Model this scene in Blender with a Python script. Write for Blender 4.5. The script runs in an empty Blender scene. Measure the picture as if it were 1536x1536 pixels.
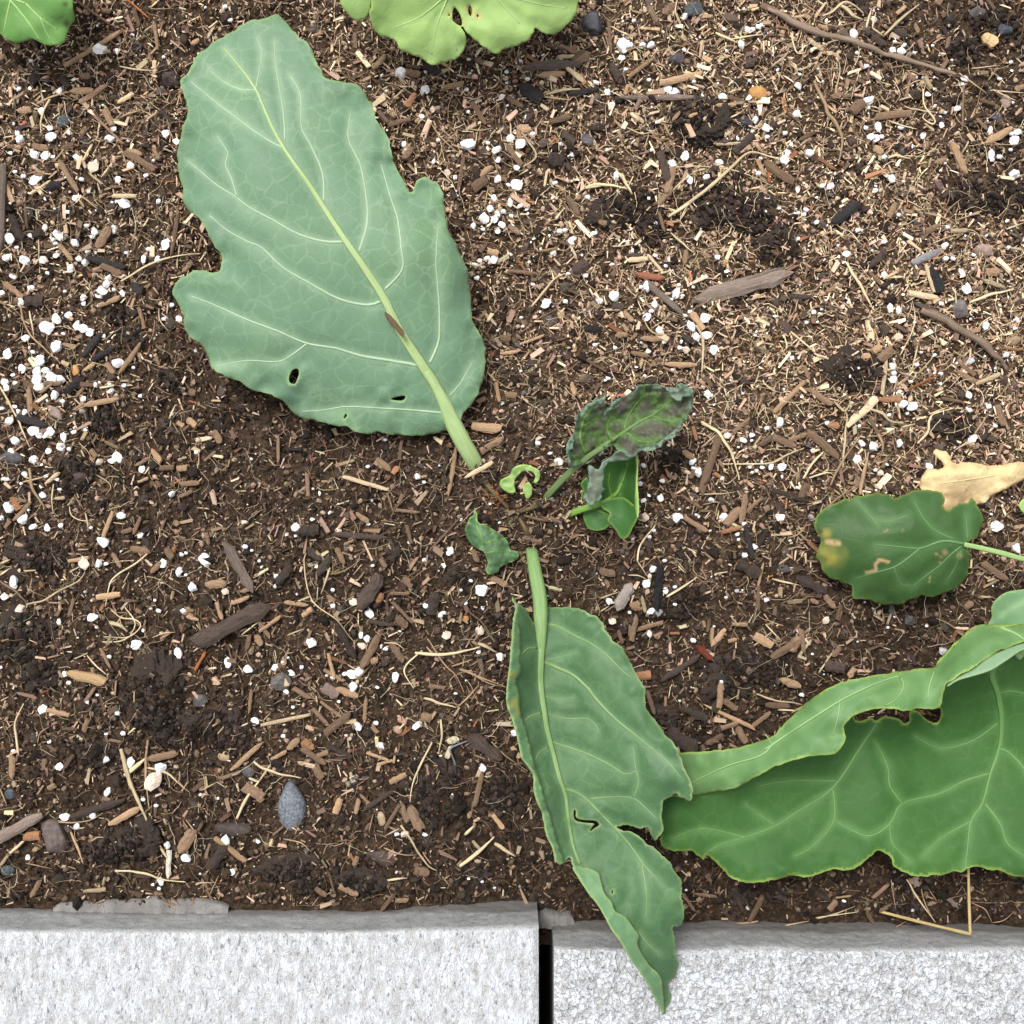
import bpy, math, random
import numpy as np
from mathutils import Vector
from mathutils.geometry import delaunay_2d_cdt

R = math.radians
random.seed(7)
rng = np.random.default_rng(7)
scene = bpy.context.scene
C = scene.collection

# ---------------------------------------------------------------- camera, sky, sun, exposure
FPX, CAMH = 1725.0, 0.45          # focal length in photograph pixels, camera height above the soil in metres
cam_d = bpy.data.cameras.new('camera')
cam_d.sensor_width = 36.0
cam_d.sensor_fit = 'HORIZONTAL'
cam_d.angle = 2 * math.atan(768.0 / FPX)
cam_d.clip_start = 0.01
cam_d.clip_end = 200.0
cam = bpy.data.objects.new('camera', cam_d)
cam.location = (0, 0, CAMH)
C.objects.link(cam)
scene.camera = cam

SUN_EL, SUN_AZ = 62.0, 330.0       # soft light from behind thin cloud, degrees
world = bpy.data.worlds.new('World')
scene.world = world
world.use_nodes = True
wn, wl = world.node_tree.nodes, world.node_tree.links
wn.clear()
sky = wn.new('ShaderNodeTexSky')
sky.sky_type = 'NISHITA'
sky.sun_disc = False
sky.sun_elevation = R(SUN_EL)
sky.sun_rotation = R(SUN_AZ)
sky.air_density = 1.0
sky.dust_density = 4.0
hsv = wn.new('ShaderNodeHueSaturation')
hsv.inputs['Saturation'].default_value = 0.22     # cloud cover: the sky gives almost neutral light
bg = wn.new('ShaderNodeBackground')
bg.inputs['Strength'].default_value = 0.12
wo = wn.new('ShaderNodeOutputWorld')
wl.new(sky.outputs[0], hsv.inputs['Color'])
wl.new(hsv.outputs[0], bg.inputs['Color'])
wl.new(bg.outputs[0], wo.inputs['Surface'])

sun_d = bpy.data.lights.new('sun', 'SUN')
sun_d.energy = 1.5
sun_d.angle = R(20)
sun_d.color = (1.0, 0.965, 0.91)
sun = bpy.data.objects.new('sun', sun_d)
sd = Vector((math.sin(R(SUN_AZ)) * math.cos(R(SUN_EL)), math.cos(R(SUN_AZ)) * math.cos(R(SUN_EL)), math.sin(R(SUN_EL))))
sun.rotation_euler = sd.to_track_quat('Z', 'Y').to_euler()
sun.location = sd * 3
C.objects.link(sun)

vs = scene.view_settings
vs.view_transform = 'Standard'
vs.look = 'None'
vs.exposure = 1.0
vs.gamma = 1.0
vs.use_curve_mapping = False
scene.cycles.max_bounces = 6
scene.cycles.diffuse_bounces = 3

# ---------------------------------------------------------------- helpers
def W(u, v, z):
    """A photograph pixel at height z above the soil -> a point in metres (the camera looks straight down)."""
    u, v, z = np.asarray(u, float), np.asarray(v, float), np.asarray(z, float)
    k = (CAMH - z) / FPX
    return np.stack([(u - 768.0) * k, (768.0 - v) * k, z + 0 * u], -1)

def tile(ox, oy, s, pts):
    return [(ox + p[0] / s, oy + p[1] / s) for p in pts]

class VNoise:
    def __init__(self, seed, n=256):
        self.t = np.random.default_rng(seed).uniform(-1, 1, (n, n)); self.n = n
    def __call__(self, x, y):
        x = np.asarray(x, float); y = np.asarray(y, float)
        xi = np.floor(x).astype(int); yi = np.floor(y).astype(int)
        fx, fy = x - xi, y - yi
        fx = fx * fx * fx * (fx * (fx * 6 - 15) + 10); fy = fy * fy * fy * (fy * (fy * 6 - 15) + 10)
        n = self.n; t = self.t
        a = t[xi % n, yi % n]; b = t[(xi + 1) % n, yi % n]; c = t[xi % n, (yi + 1) % n]; d = t[(xi + 1) % n, (yi + 1) % n]
        return (a * (1 - fx) + b * fx) * (1 - fy) + (c * (1 - fx) + d * fx) * fy
VN = [VNoise(i) for i in range(8)]

def tps(ctrl, smooth=1e-3):
    """Smooth height field through (u, v, z) control points."""
    c = np.array(ctrl, float); p = c[:, :2] / 300.0; n = len(c)
    def ker(d): return np.where(d > 1e-9, d * d * np.log(d + 1e-12), 0.0)
    K = ker(np.linalg.norm(p[:, None] - p[None], axis=-1)) + smooth * np.eye(n)
    P = np.c_[np.ones(n), p]
    A = np.block([[K, P], [P.T, np.zeros((3, 3))]])
    w = np.linalg.solve(A, np.r_[c[:, 2], 0, 0, 0])
    def f(u, v):
        u = np.asarray(u, float); v = np.asarray(v, float)
        q = np.stack([u.ravel(), v.ravel()], -1) / 300.0
        k = ker(np.linalg.norm(q[:, None] - p[None], axis=-1))
        return (k @ w[:n] + w[n] + q @ w[n + 1:]).reshape(u.shape)
    return f

def link(name, me, mat=None, parent=None, loc=None):
    o = bpy.data.objects.new(name, me)
    C.objects.link(o)
    if mat is not None and me is not None and not me.materials: me.materials.append(mat)
    if parent is not None: o.parent = parent
    if loc is not None: o.location = loc
    return o

def tag(o, label, cat, group=None, kind=None):
    o['label'] = label
    if cat: o['category'] = cat
    if group: o['group'] = group
    if kind: o['kind'] = kind
    return o

def empty(name, loc, label, cat, group=None):
    o = bpy.data.objects.new(name, None)
    o.empty_display_size = 0.02
    o.location = loc
    C.objects.link(o)
    return tag(o, label, cat, group)

def mesh(name, verts, faces, smooth=True):
    me = bpy.data.meshes.new(name)
    me.from_pydata([tuple(map(float, v)) for v in verts], [], [tuple(map(int, f)) for f in faces])
    if smooth: me.polygons.foreach_set('use_smooth', [True] * len(me.polygons))
    me.update()
    return me

def bulk_mesh(name, verts, polys, nper, cols=None, smooth=False):
    """Many faces of the same corner count straight from arrays."""
    me = bpy.data.meshes.new(name)
    V = np.ascontiguousarray(verts, np.float32).reshape(-1, 3)
    Fa = np.ascontiguousarray(polys, np.int32).reshape(-1)
    nf = len(Fa) // nper
    me.vertices.add(len(V)); me.vertices.foreach_set('co', V.ravel())
    me.loops.add(len(Fa)); me.loops.foreach_set('vertex_index', Fa)
    me.polygons.add(nf)
    me.polygons.foreach_set('loop_start', np.arange(0, nf * nper, nper, dtype=np.int32))
    me.polygons.foreach_set('use_smooth', np.full(nf, smooth))
    if cols is not None:
        a = me.attributes.new('Col', 'FLOAT_COLOR', 'POINT')
        cc = np.ones((len(V), 4), np.float32); cc[:, :3] = cols
        a.data.foreach_set('color', cc.ravel())
    me.update(calc_edges=True)
    return me

def seg_dist(P, polys):
    """Distance from points to a set of polylines, in pixels."""
    best = np.full(len(P), 1e9)
    for pl in polys:
        a = np.array(pl[:-1], float); b = np.array(pl[1:], float)
        for i in range(len(a)):
            d = b[i] - a[i]; L = d @ d
            if L < 1e-9: continue
            t = np.clip(((P - a[i]) @ d) / L, 0, 1)
            best = np.minimum(best, np.hypot(*(P - a[i] - t[:, None] * d).T))
    return best

def inside(P, poly):
    x, y = P[:, 0], P[:, 1]
    q = np.array(poly, float); r = np.zeros(len(P), bool); j = len(q) - 1
    for i in range(len(q)):
        yi, yj = q[i, 1], q[j, 1]
        if yi != yj:
            c = ((yi > y) != (yj > y)) & (x < (q[j, 0] - q[i, 0]) * (y - yi) / (yj - yi) + q[i, 0])
            r ^= c
        j = i
    return r

def smooth_line(pts, n=6, closed=False):
    """Catmull-Rom through the points."""
    p = np.array(pts, float); m = len(p); out = []
    rngi = range(m) if closed else range(m - 1)
    for i in rngi:
        if closed: a, b, c, d = p[(i - 1) % m], p[i], p[(i + 1) % m], p[(i + 2) % m]
        else: a, b, c, d = p[max(i - 1, 0)], p[i], p[i + 1], p[min(i + 2, m - 1)]
        for k in range(n):
            t = k / n
            out.append(0.5 * ((2 * b) + (c - a) * t + (2 * a - 5 * b + 4 * c - d) * t * t + (3 * b - a - 3 * c + d) * t ** 3))
    if not closed: out.append(p[-1])
    return np.array(out)

def resample(p, step):
    p = np.array(p, float)
    d = np.r_[0, np.cumsum(np.linalg.norm(np.diff(p, axis=0), axis=1))]
    n = max(2, int(d[-1] / step) + 1)
    t = np.linspace(0, d[-1], n)
    return np.stack([np.interp(t, d, p[:, k]) for k in range(p.shape[1])], -1)

def tube_mesh(name, pts, rad, sides=8, flat=1.0, cap=True):
    """A swept tube through world points; flat squashes it vertically."""
    p = np.array(pts, float); r = np.broadcast_to(np.asarray(rad, float), (len(p),))
    t = np.gradient(p, axis=0); t /= np.linalg.norm(t, axis=1)[:, None] + 1e-12
    up = np.array([0, 0, 1.0])
    s = np.cross(t, up); ns = np.linalg.norm(s, axis=1)
    s[ns < 1e-3] = (1, 0, 0); s /= np.linalg.norm(s, axis=1)[:, None]
    n = np.cross(s, t)
    V, Fa = [], []
    for k in range(sides):
        a = 2 * math.pi * k / sides
        V.append(p + (math.cos(a) * s + math.sin(a) * flat * n) * r[:, None])
    V = np.stack(V, 1).reshape(-1, 3); m = len(p)
    for i in range(m - 1):
        for k in range(sides):
            k2 = (k + 1) % sides
            Fa.append((i * sides + k, i * sides + k2, (i + 1) * sides + k2, (i + 1) * sides + k))
    if cap:
        Fa.append(tuple(range(sides - 1, -1, -1))); Fa.append(tuple((m - 1) * sides + k for k in range(sides)))
    me = mesh(name, V, Fa)
    grain_coords(me, p, r, sides)
    return me

def grain_coords(me, p, r, sides):
    """Texture coordinates that run along a stalk, so its grain follows it."""
    s = np.r_[0, np.cumsum(np.linalg.norm(np.diff(p, axis=0), axis=1))] + float(abs(p[0]).sum()) * 7
    a = 2 * np.pi * np.arange(sides) / sides
    tc = np.stack([np.repeat(s, sides), (r[:, None] * np.cos(a)).ravel(), (r[:, None] * np.sin(a)).ravel()], -1)
    me.attributes.new('tc', 'FLOAT_VECTOR', 'POINT').data.foreach_set('vector', tc.astype(np.float32).ravel())

# ---------------------------------------------------------------- materials
class NT:
    def __init__(self, name):
        self.m = bpy.data.materials.new(name); self.m.use_nodes = True
        self.t = self.m.node_tree; self.n = self.t.nodes; self.l = self.t.links
        self.n.clear()
        self.out = self.n.new('ShaderNodeOutputMaterial')
    def node(self, typ, ins=None, **kw):
        x = self.n.new(typ)
        for k, v in kw.items(): setattr(x, k, v)
        for k, v in (ins or {}).items():
            s = x.inputs[k]
            if hasattr(v, 'is_linked'): self.l.new(v, s)
            else: s.default_value = v
        return x
    def mix(self, f, a, b, mode='MIX'):
        x = self.n.new('ShaderNodeMix'); x.data_type = 'RGBA'; x.blend_type = mode
        for i, v in ((0, f), (6, a), (7, b)):
            if hasattr(v, 'is_linked'): self.l.new(v, x.inputs[i])
            else: x.inputs[i].default_value = v if i == 0 else (*v, 1)[:4]
        return x.outputs[2]
    def math(self, op, a, b=0.0, clamp=False):
        x = self.n.new('ShaderNodeMath'); x.operation = op; x.use_clamp = clamp
        for i, v in ((0, a), (1, b)):
            if hasattr(v, 'is_linked'): self.l.new(v, x.inputs[i])
            else: x.inputs[i].default_value = v
        return x.outputs[0]
    def ramp(self, f, stops):
        x = self.n.new('ShaderNodeValToRGB')
        e = x.color_ramp.elements
        while len(e) < len(stops): e.new(0.5)
        for el, (p, c) in zip(e, stops):
            el.position = p; el.color = (*c, 1) if len(c) == 3 else c
        self.l.new(f, x.inputs[0])
        return x.outputs[0]
    def noise(self, vec, scale, detail=4, rough=0.55, out='Fac'):
        return self.node('ShaderNodeTexNoise', {'Vector': vec, 'Scale': scale, 'Detail': detail, 'Roughness': rough}).outputs[out]
    def obj(self): return self.node('ShaderNodeTexCoord').outputs['Object']
    def attr(self, name, out='Fac'): return self.node('ShaderNodeAttribute', attribute_name=name).outputs[out]
    def bump(self, h, dist, strength=1.0, normal=None):
        x = self.node('ShaderNodeBump', {'Height': h, 'Distance': dist, 'Strength': strength})
        if normal is not None: self.l.new(normal, x.inputs['Normal'])
        return x.outputs[0]
    def bsdf(self, col, rough, normal=None, spec=0.3):
        b = self.n.new('ShaderNodeBsdfPrincipled')
        for k, v in (('Base Color', col), ('Roughness', rough), ('Normal', normal), ('Specular IOR Level', spec)):
            if v is None: continue
            if hasattr(v, 'is_linked'): self.l.new(v, b.inputs[k])
            else: b.inputs[k].default_value = (*v, 1) if k == 'Base Color' else v
        return b.outputs[0]
    def end(self, shader):
        self.l.new(shader, self.out.inputs['Surface']); return self.m

def lin(r, g, b):
    f = lambda c: c / 12.92 if c <= 0.04045 else ((c + 0.055) / 1.055) ** 2.4
    return (f(r / 255), f(g / 255), f(b / 255))

def mat_leaf(name, base, base2, vein, edge, under=False, purple=None, rough=0.5, fine=0.55, transl=0.12):
    t = NT(name); co = t.obj()
    n1 = t.noise(co, 28, 3); n2 = t.noise(co, 220, 4)
    col = t.mix(t.math('MULTIPLY', t.math('SUBTRACT', n1, 0.3), 2.2, True), base, base2)
    if purple is not None:
        p = t.math('MULTIPLY', t.attr('purple'), t.math('ADD', 0.55, t.math('MULTIPLY', n1, 0.8)), True)
        col = t.mix(p, col, purple)
    # netted small veins, two sizes
    warp = t.node('ShaderNodeVectorMath', {0: co, 1: t.node('ShaderNodeVectorMath', {0: t.noise(co, 160, 3, 0.6, 'Color'), 1: (0.004, 0.004, 0.004)}, operation='MULTIPLY').outputs[0]}, operation='ADD').outputs[0]
    v1 = t.node('ShaderNodeTexVoronoi', {'Vector': warp, 'Scale': 150.0}, feature='DISTANCE_TO_EDGE').outputs['Distance']
    v2 = t.node('ShaderNodeTexVoronoi', {'Vector': warp, 'Scale': 620.0}, feature='DISTANCE_TO_EDGE').outputs['Distance']
    l1 = t.math('SUBTRACT', 1.0, t.math('MULTIPLY', v1, 9.0, True), True)
    l2 = t.math('SUBTRACT', 1.0, t.math('MULTIPLY', v2, 6.0, True), True)
    l1 = t.math('POWER', l1, 1.8)
    net = t.math('ADD', t.math('MULTIPLY', t.math('MULTIPLY', l1, t.math('MULTIPLY', t.math('SUBTRACT', t.noise(co, 95, 3), 0.12), 2.0, True)), 0.38), t.math('MULTIPLY', l2, 0.10))
    net = t.math('MULTIPLY', net, t.math('MULTIPLY', t.math('SUBTRACT', n1, 0.15), fine * 2.2), True)
    col = t.mix(net, col, vein)
    col = t.mix(t.math('MULTIPLY', t.attr('vein'), 0.38), col, vein)
    cloud = t.noise(co, 75, 5, 0.65)
    col = t.mix(t.math('MULTIPLY', t.math('SUBTRACT', cloud, 0.46), 1.3, True), col, tuple(c * 0.80 for c in base))
    spk = t.math('MULTIPLY', t.math('SUBTRACT', t.noise(co, 900, 2), 0.66), 9.0, True)
    col = t.mix(t.math('MULTIPLY', spk, t.math('MULTIPLY', t.noise(co, 45, 2), 0.6)), col, tuple(c * 0.35 for c in base))
    col = t.mix(t.math('MULTIPLY', t.attr('yellow'), 0.8), col, lin(150, 140, 66))
    col = t.mix(t.attr('blotch'), col, lin(178, 152, 112))
    col = t.mix(t.math('MULTIPLY', t.attr('spot'), 0.85), col, lin(58, 48, 34))
    col = t.mix(t.math('MULTIPLY', t.attr('edge'), 0.62), col, edge)
    h = t.math('ADD', t.math('MULTIPLY', l1, -0.12), t.math('ADD', t.math('MULTIPLY', n2, 0.3), t.math('MULTIPLY', cloud, 0.6)))
    nor = t.bump(h, 0.0009, 0.42)
    rg = t.math('ADD', rough, t.math('MULTIPLY', t.math('SUBTRACT', n1, 0.5), 0.25))
    b = t.bsdf(col, rg, nor, 0.2)
    tr = t.node('ShaderNodeBsdfTranslucent', {'Color': t.mix(0.5, col, (0.26, 0.36, 0.08))}).outputs[0]
    return t.end(t.node('ShaderNodeMixShader', {0: transl, 1: b, 2: tr}).outputs[0])

def mat_vein(name, col, col2):
    t = NT(name)
    tc = t.attr('tc', 'Vector')
    g = t.noise(t.node('ShaderNodeMapping', {'Vector': tc, 'Scale': (70, 2600, 2600)}).outputs[0], 1.0, 3)
    b = t.noise(tc, 150, 3)
    c = t.mix(t.math('MULTIPLY', t.math('SUBTRACT', g, 0.3), 2.2, True), col, col2)
    c = t.mix(t.math('MULTIPLY', b, 0.4), c, tuple(x * 0.72 for x in col))
    return t.end(t.bsdf(c, 0.5, t.bump(g, 0.0004, 0.5), 0.3))

def mat_chip(name, col, dark, grain=1.0, rough=0.85):
    t = NT(name); co = t.obj()
    g = t.noise(t.node('ShaderNodeMapping', {'Vector': co, 'Scale': (1.6, 11.0, 11.0)}).outputs[0], 2.2, 5, 0.65)
    p = t.noise(co, 5.0, 4)
    rnd = t.node('ShaderNodeObjectInfo').outputs['Random']
    c = t.mix(t.math('MULTIPLY', t.math('SUBTRACT', g, 0.36), 3.2 * grain, True), dark, col)
    c = t.mix(t.math('MULTIPLY', t.math('SUBTRACT', p, 0.52), 3.0, True), c, dark)
    k = t.math('ADD', 0.62, t.math('MULTIPLY', rnd, 0.75))
    c = t.node('ShaderNodeVectorMath', {0: c, 'Scale': k}, operation='SCALE').outputs[0]
    return t.end(t.bsdf(c, rough, t.bump(g, 0.0006, 0.8), 0.2))

def mat_attr(name, rough=0.9, bumpd=0.0004, scale=1500, spec=0.15):
    t = NT(name); co = t.obj()
    n = t.noise(co, scale, 3)
    c = t.mix(t.math('MULTIPLY', n, 0.42), t.attr('Col', 'Color'), (0.012, 0.008, 0.006))
    return t.end(t.bsdf(c, rough, t.bump(n, bumpd, 0.8), spec))

def mat_stone(name, a, b, scale=700, rough=0.7):
    t = NT(name); co = t.obj()
    n = t.noise(co, scale, 4); n2 = t.noise(co, scale * 0.15, 3)
    c = t.mix(t.math('MULTIPLY', t.math('SUBTRACT', n, 0.35), 3.0, True), a, b)
    c = t.mix(t.math('MULTIPLY', n2, 0.35), c, tuple(x * 0.5 for x in a))
    return t.end(t.bsdf(c, rough, t.bump(n, 0.0004, 0.6), 0.3))

def mat_soil(name):
    t = NT(name); co = t.obj()
    n1 = t.noise(co, 25, 5); n2 = t.noise(co, 420, 5, 0.7)
    c = t.ramp(n2, [(0.28, (0.012, 0.008, 0.006)), (0.48, (0.036, 0.024, 0.016)), (0.62, (0.080, 0.053, 0.036)), (0.76, (0.17, 0.115, 0.075))])
    c = t.mix(t.math('MULTIPLY', n1, 0.5), c, (0.020, 0.013, 0.009))
    c = t.mix(t.math('MULTIPLY', t.attr('dry'), t.math('MULTIPLY', t.math('SUBTRACT', n2, 0.35), 1.6, True)), c, (0.20, 0.13, 0.078))
    return t.end(t.bsdf(c, 0.95, t.bump(n2, 0.002, 1.0), 0.1))

def mat_clod(name):
    t = NT(name); co = t.obj()
    n2 = t.noise(co, 700, 5, 0.7); n3 = t.noise(co, 1600, 2)
    c = t.ramp(n2, [(0.28, (0.020, 0.015, 0.012)), (0.52, (0.055, 0.041, 0.032)), (0.72, (0.12, 0.092, 0.073))])
    c = t.mix(t.math('MULTIPLY', t.math('SUBTRACT', n3, 0.68), 7.0, True), c, (0.16, 0.12, 0.085))
    return t.end(t.bsdf(c, 0.9, t.bump(n2, 0.0008, 0.8), 0.2))

def mat_concrete(name, streak, coarse):
    t = NT(name); co = t.obj()
    top = t.attr('top')
    ys = t.node('ShaderNodeMapping', {'Vector': co, 'Scale': (1.0, streak, 1.0)}).outputs[0]
    a = t.noise(ys, 900 if coarse < 1 else 620, 3, 0.6); b = t.noise(ys, 330 / max(coarse, 0.8), 4, 0.62); m = t.noise(co, 16, 4)
    wv = t.node('ShaderNodeVectorMath', {0: ys, 1: t.node('ShaderNodeVectorMath', {0: t.noise(ys, 500, 3, 0.6, 'Color'), 1: (0.004, 0.004, 0.004)}, operation='MULTIPLY').outputs[0]}, operation='ADD').outputs[0]
    vo = t.node('ShaderNodeTexVoronoi', {'Vector': wv, 'Scale': 1050.0 / coarse}).outputs
    cell = t.node('ShaderNodeSeparateColor', {'Color': vo['Color']}).outputs[0]
    gap = t.math('MULTIPLY', t.math('SUBTRACT', vo['Distance'], 0.45), 2.2, True)
    white = t.mix(cell, (0.445, 0.465, 0.485), (0.575, 0.605, 0.64))
    white = t.mix(t.math('MULTIPLY', t.math('SUBTRACT', b, 0.40), 5.0, True), (0.36, 0.355, 0.35), white)
    white = t.mix(t.math('MULTIPLY', gap, 0.30 * coarse * coarse, True), white, (0.22, 0.215, 0.21))
    pit = t.math('MULTIPLY', t.math('SUBTRACT', 0.40 + 0.01 * coarse, a), 14.0, True)
    white = t.mix(t.math('MULTIPLY', pit, 0.8), white, (0.10, 0.095, 0.09))
    white = t.mix(t.math('MULTIPLY', m, 0.3), white, (0.49, 0.525, 0.575))
    sp = t.math('MULTIPLY', t.math('SUBTRACT', t.noise(co, 240, 2), 0.66), 12.0, True)
    white = t.mix(t.math('MULTIPLY', sp, 0.35), white, (0.42, 0.30, 0.22))
    g = t.noise(co, 1100, 3, 0.7)
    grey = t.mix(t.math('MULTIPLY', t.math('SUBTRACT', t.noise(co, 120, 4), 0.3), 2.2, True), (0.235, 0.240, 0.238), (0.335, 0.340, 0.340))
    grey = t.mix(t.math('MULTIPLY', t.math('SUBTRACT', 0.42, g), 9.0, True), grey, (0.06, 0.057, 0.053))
    sep = t.node('ShaderNodeSeparateXYZ', {'Vector': co}).outputs['Z']
    low = t.math('MULTIPLY', t.math('SUBTRACT', t.math('ADD', 0.0075, t.math('MULTIPLY', t.noise(co, 160, 4), 0.007)), sep), 220.0, True)
    grey = t.mix(t.math('MULTIPLY', low, 0.6), grey, (0.075, 0.058, 0.045))      # soil stuck to the foot of the face
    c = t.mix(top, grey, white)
    h = t.math('ADD', t.math('MULTIPLY', a, 0.6), t.math('SUBTRACT', b, t.math('MULTIPLY', gap, 0.6 * coarse)))
    h = t.math('ADD', t.math('MULTIPLY', h, t.math('MULTIPLY', top, 0.8)), t.math('MULTIPLY', g, 0.3))
    return t.end(t.bsdf(c, 0.9, t.bump(h, 0.0014, 0.8), 0.2))

# ---------------------------------------------------------------- soil surface
# clods of dark soil: photograph pixel, half sizes in pixels, turn
CLODS = [(1045, 182, 40, 38, 0), (935, 312, 46, 26, 20), (978, 338, 30, 22, 70), (1075, 300, 40, 34, 0), (1130, 318, 34, 30, 30),
         (1166, 368, 32, 27, 0), (1462, 292, 46, 28, 10), (1508, 305, 30, 26, 0), (1272, 556, 36, 28, 15), (232, 1040, 52, 46, 80),
         (268, 1092, 34, 28, 20), (338, 1098, 42, 30, 150), (112, 712, 30, 28, 0), (60, 832, 42, 24, 160), (30, 958, 46, 36, 20),
         (60, 1010, 26, 22, 0), (1098, 1012, 46, 34, 40), (1150, 1000, 34, 28, 0), (156, 632, 24, 22, 0), (188, 506, 31, 16, 165),
         (170, 468, 18, 15, 40), (198, 1262, 34, 24, 0), (160, 1270, 24, 18, 0), (216, 1246, 18, 16, 0), (545, 1318, 34, 17, 175),
         (662, 1196, 44, 36, 60), (752, 1190, 28, 24, 0), (1432, 636, 32, 20, 170), (252, 108, 20, 17, 10), (252, 574, 17, 18, 0),
         (430, 1298, 40, 18, 10), (470, 1322, 28, 14, 0), (1020, 905, 34, 22, 30), (980, 1075, 30, 20, 0), (150, 1130, 26, 18, 0),
         (120, 1120, 18, 14, 0), (1490, 40, 34, 26, 0), (1445, 78, 26, 20, 0), (890, 1310, 30, 16, 0), (1130, 1340, 40, 16, 0),
         (1350, 1362, 36, 14, 0), (700, 1315, 28, 14, 20), (1370, 1320, 24, 16, 0), (690, 865, 18, 14, 0), (1010, 690, 22, 15, 30)]
PXM = CAMH / FPX

def soilz(x, y):
    x = np.asarray(x, float); y = np.asarray(y, float)
    z = 0.0042 * VN[0](x / 0.075 + 31, y / 0.075 + 17) + 0.0028 * VN[1](x / 0.026 + 5, y / 0.026 + 9)
    z = z + 0.0012 * VN[2](x / 0.009, y / 0.009) + 0.0005 * VN[3](x / 0.0035, y / 0.0035)
    for (u, v, a, b, r) in CLODS:
        cx, cy = (u - 768) * PXM, (768 - v) * PXM
        ca, sa = math.cos(R(r)), math.sin(R(r))
        dx, dy = x - cx, y - cy
        q = ((dx * ca + dy * sa) / (a * PXM)) ** 2 + ((-dx * sa + dy * ca) / (b * PXM)) ** 2
        z = z + 0.55 * min(a, b) * PXM * np.sqrt(np.clip(1 - q, 0, 1)) * 0.75
    return z
def soil_px(u, v):
    p = W(u, v, 0.002)
    return soilz(p[..., 0], p[..., 1])

def graded(lo, hi, flo, fhi, step):
    fine = list(np.arange(flo, fhi + step / 2, step)); a, s = [], step
    x = flo
    while x > lo: s *= 1.35; x -= s; a.append(x)
    b, s, x = [], step, fhi
    while x < hi: s *= 1.35; x += s; b.append(x)
    return np.array(a[::-1] + fine + b)
gx = graded(-6, 6, -0.225, 0.225, 0.0013)
gy = graded(-0.169, 8, -0.168, 0.215, 0.0013)
gy = gy[gy >= -0.170]
GX, GY = np.meshgrid(gx, gy)
GZ = soilz(GX, GY)
nx, ny = len(gx), len(gy)
idx = np.arange(nx * ny).reshape(ny, nx)
quads = np.stack([idx[:-1, :-1], idx[:-1, 1:], idx[1:, 1:], idx[1:, :-1]], -1).reshape(-1, 4)
M_soil = mat_soil('potting_soil')
soil_me = bulk_mesh('soil', np.stack([GX, GY, GZ], -1), quads, 4, smooth=True)
soil = link('soil', soil_me, M_soil)
soil['kind'] = 'structure'; soil['label'] = 'dark brown potting soil filling the raised bed'

t = NT('outer_ground'); co = t.obj(); n = t.noise(co, 60, 5)
M_gr = t.end(t.bsdf(t.mix(n, (0.10, 0.09, 0.075), (0.22, 0.20, 0.17)), 0.95, t.bump(n, 0.01)))
gr = link('ground', mesh('ground', [(-60, -60, -0.176), (60, -60, -0.176), (60, 60, -0.176), (-60, 60, -0.176)], [(0, 1, 2, 3)]), M_gr)
gr['kind'] = 'structure'; gr['label'] = 'gravelly ground outside the raised bed'

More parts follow.
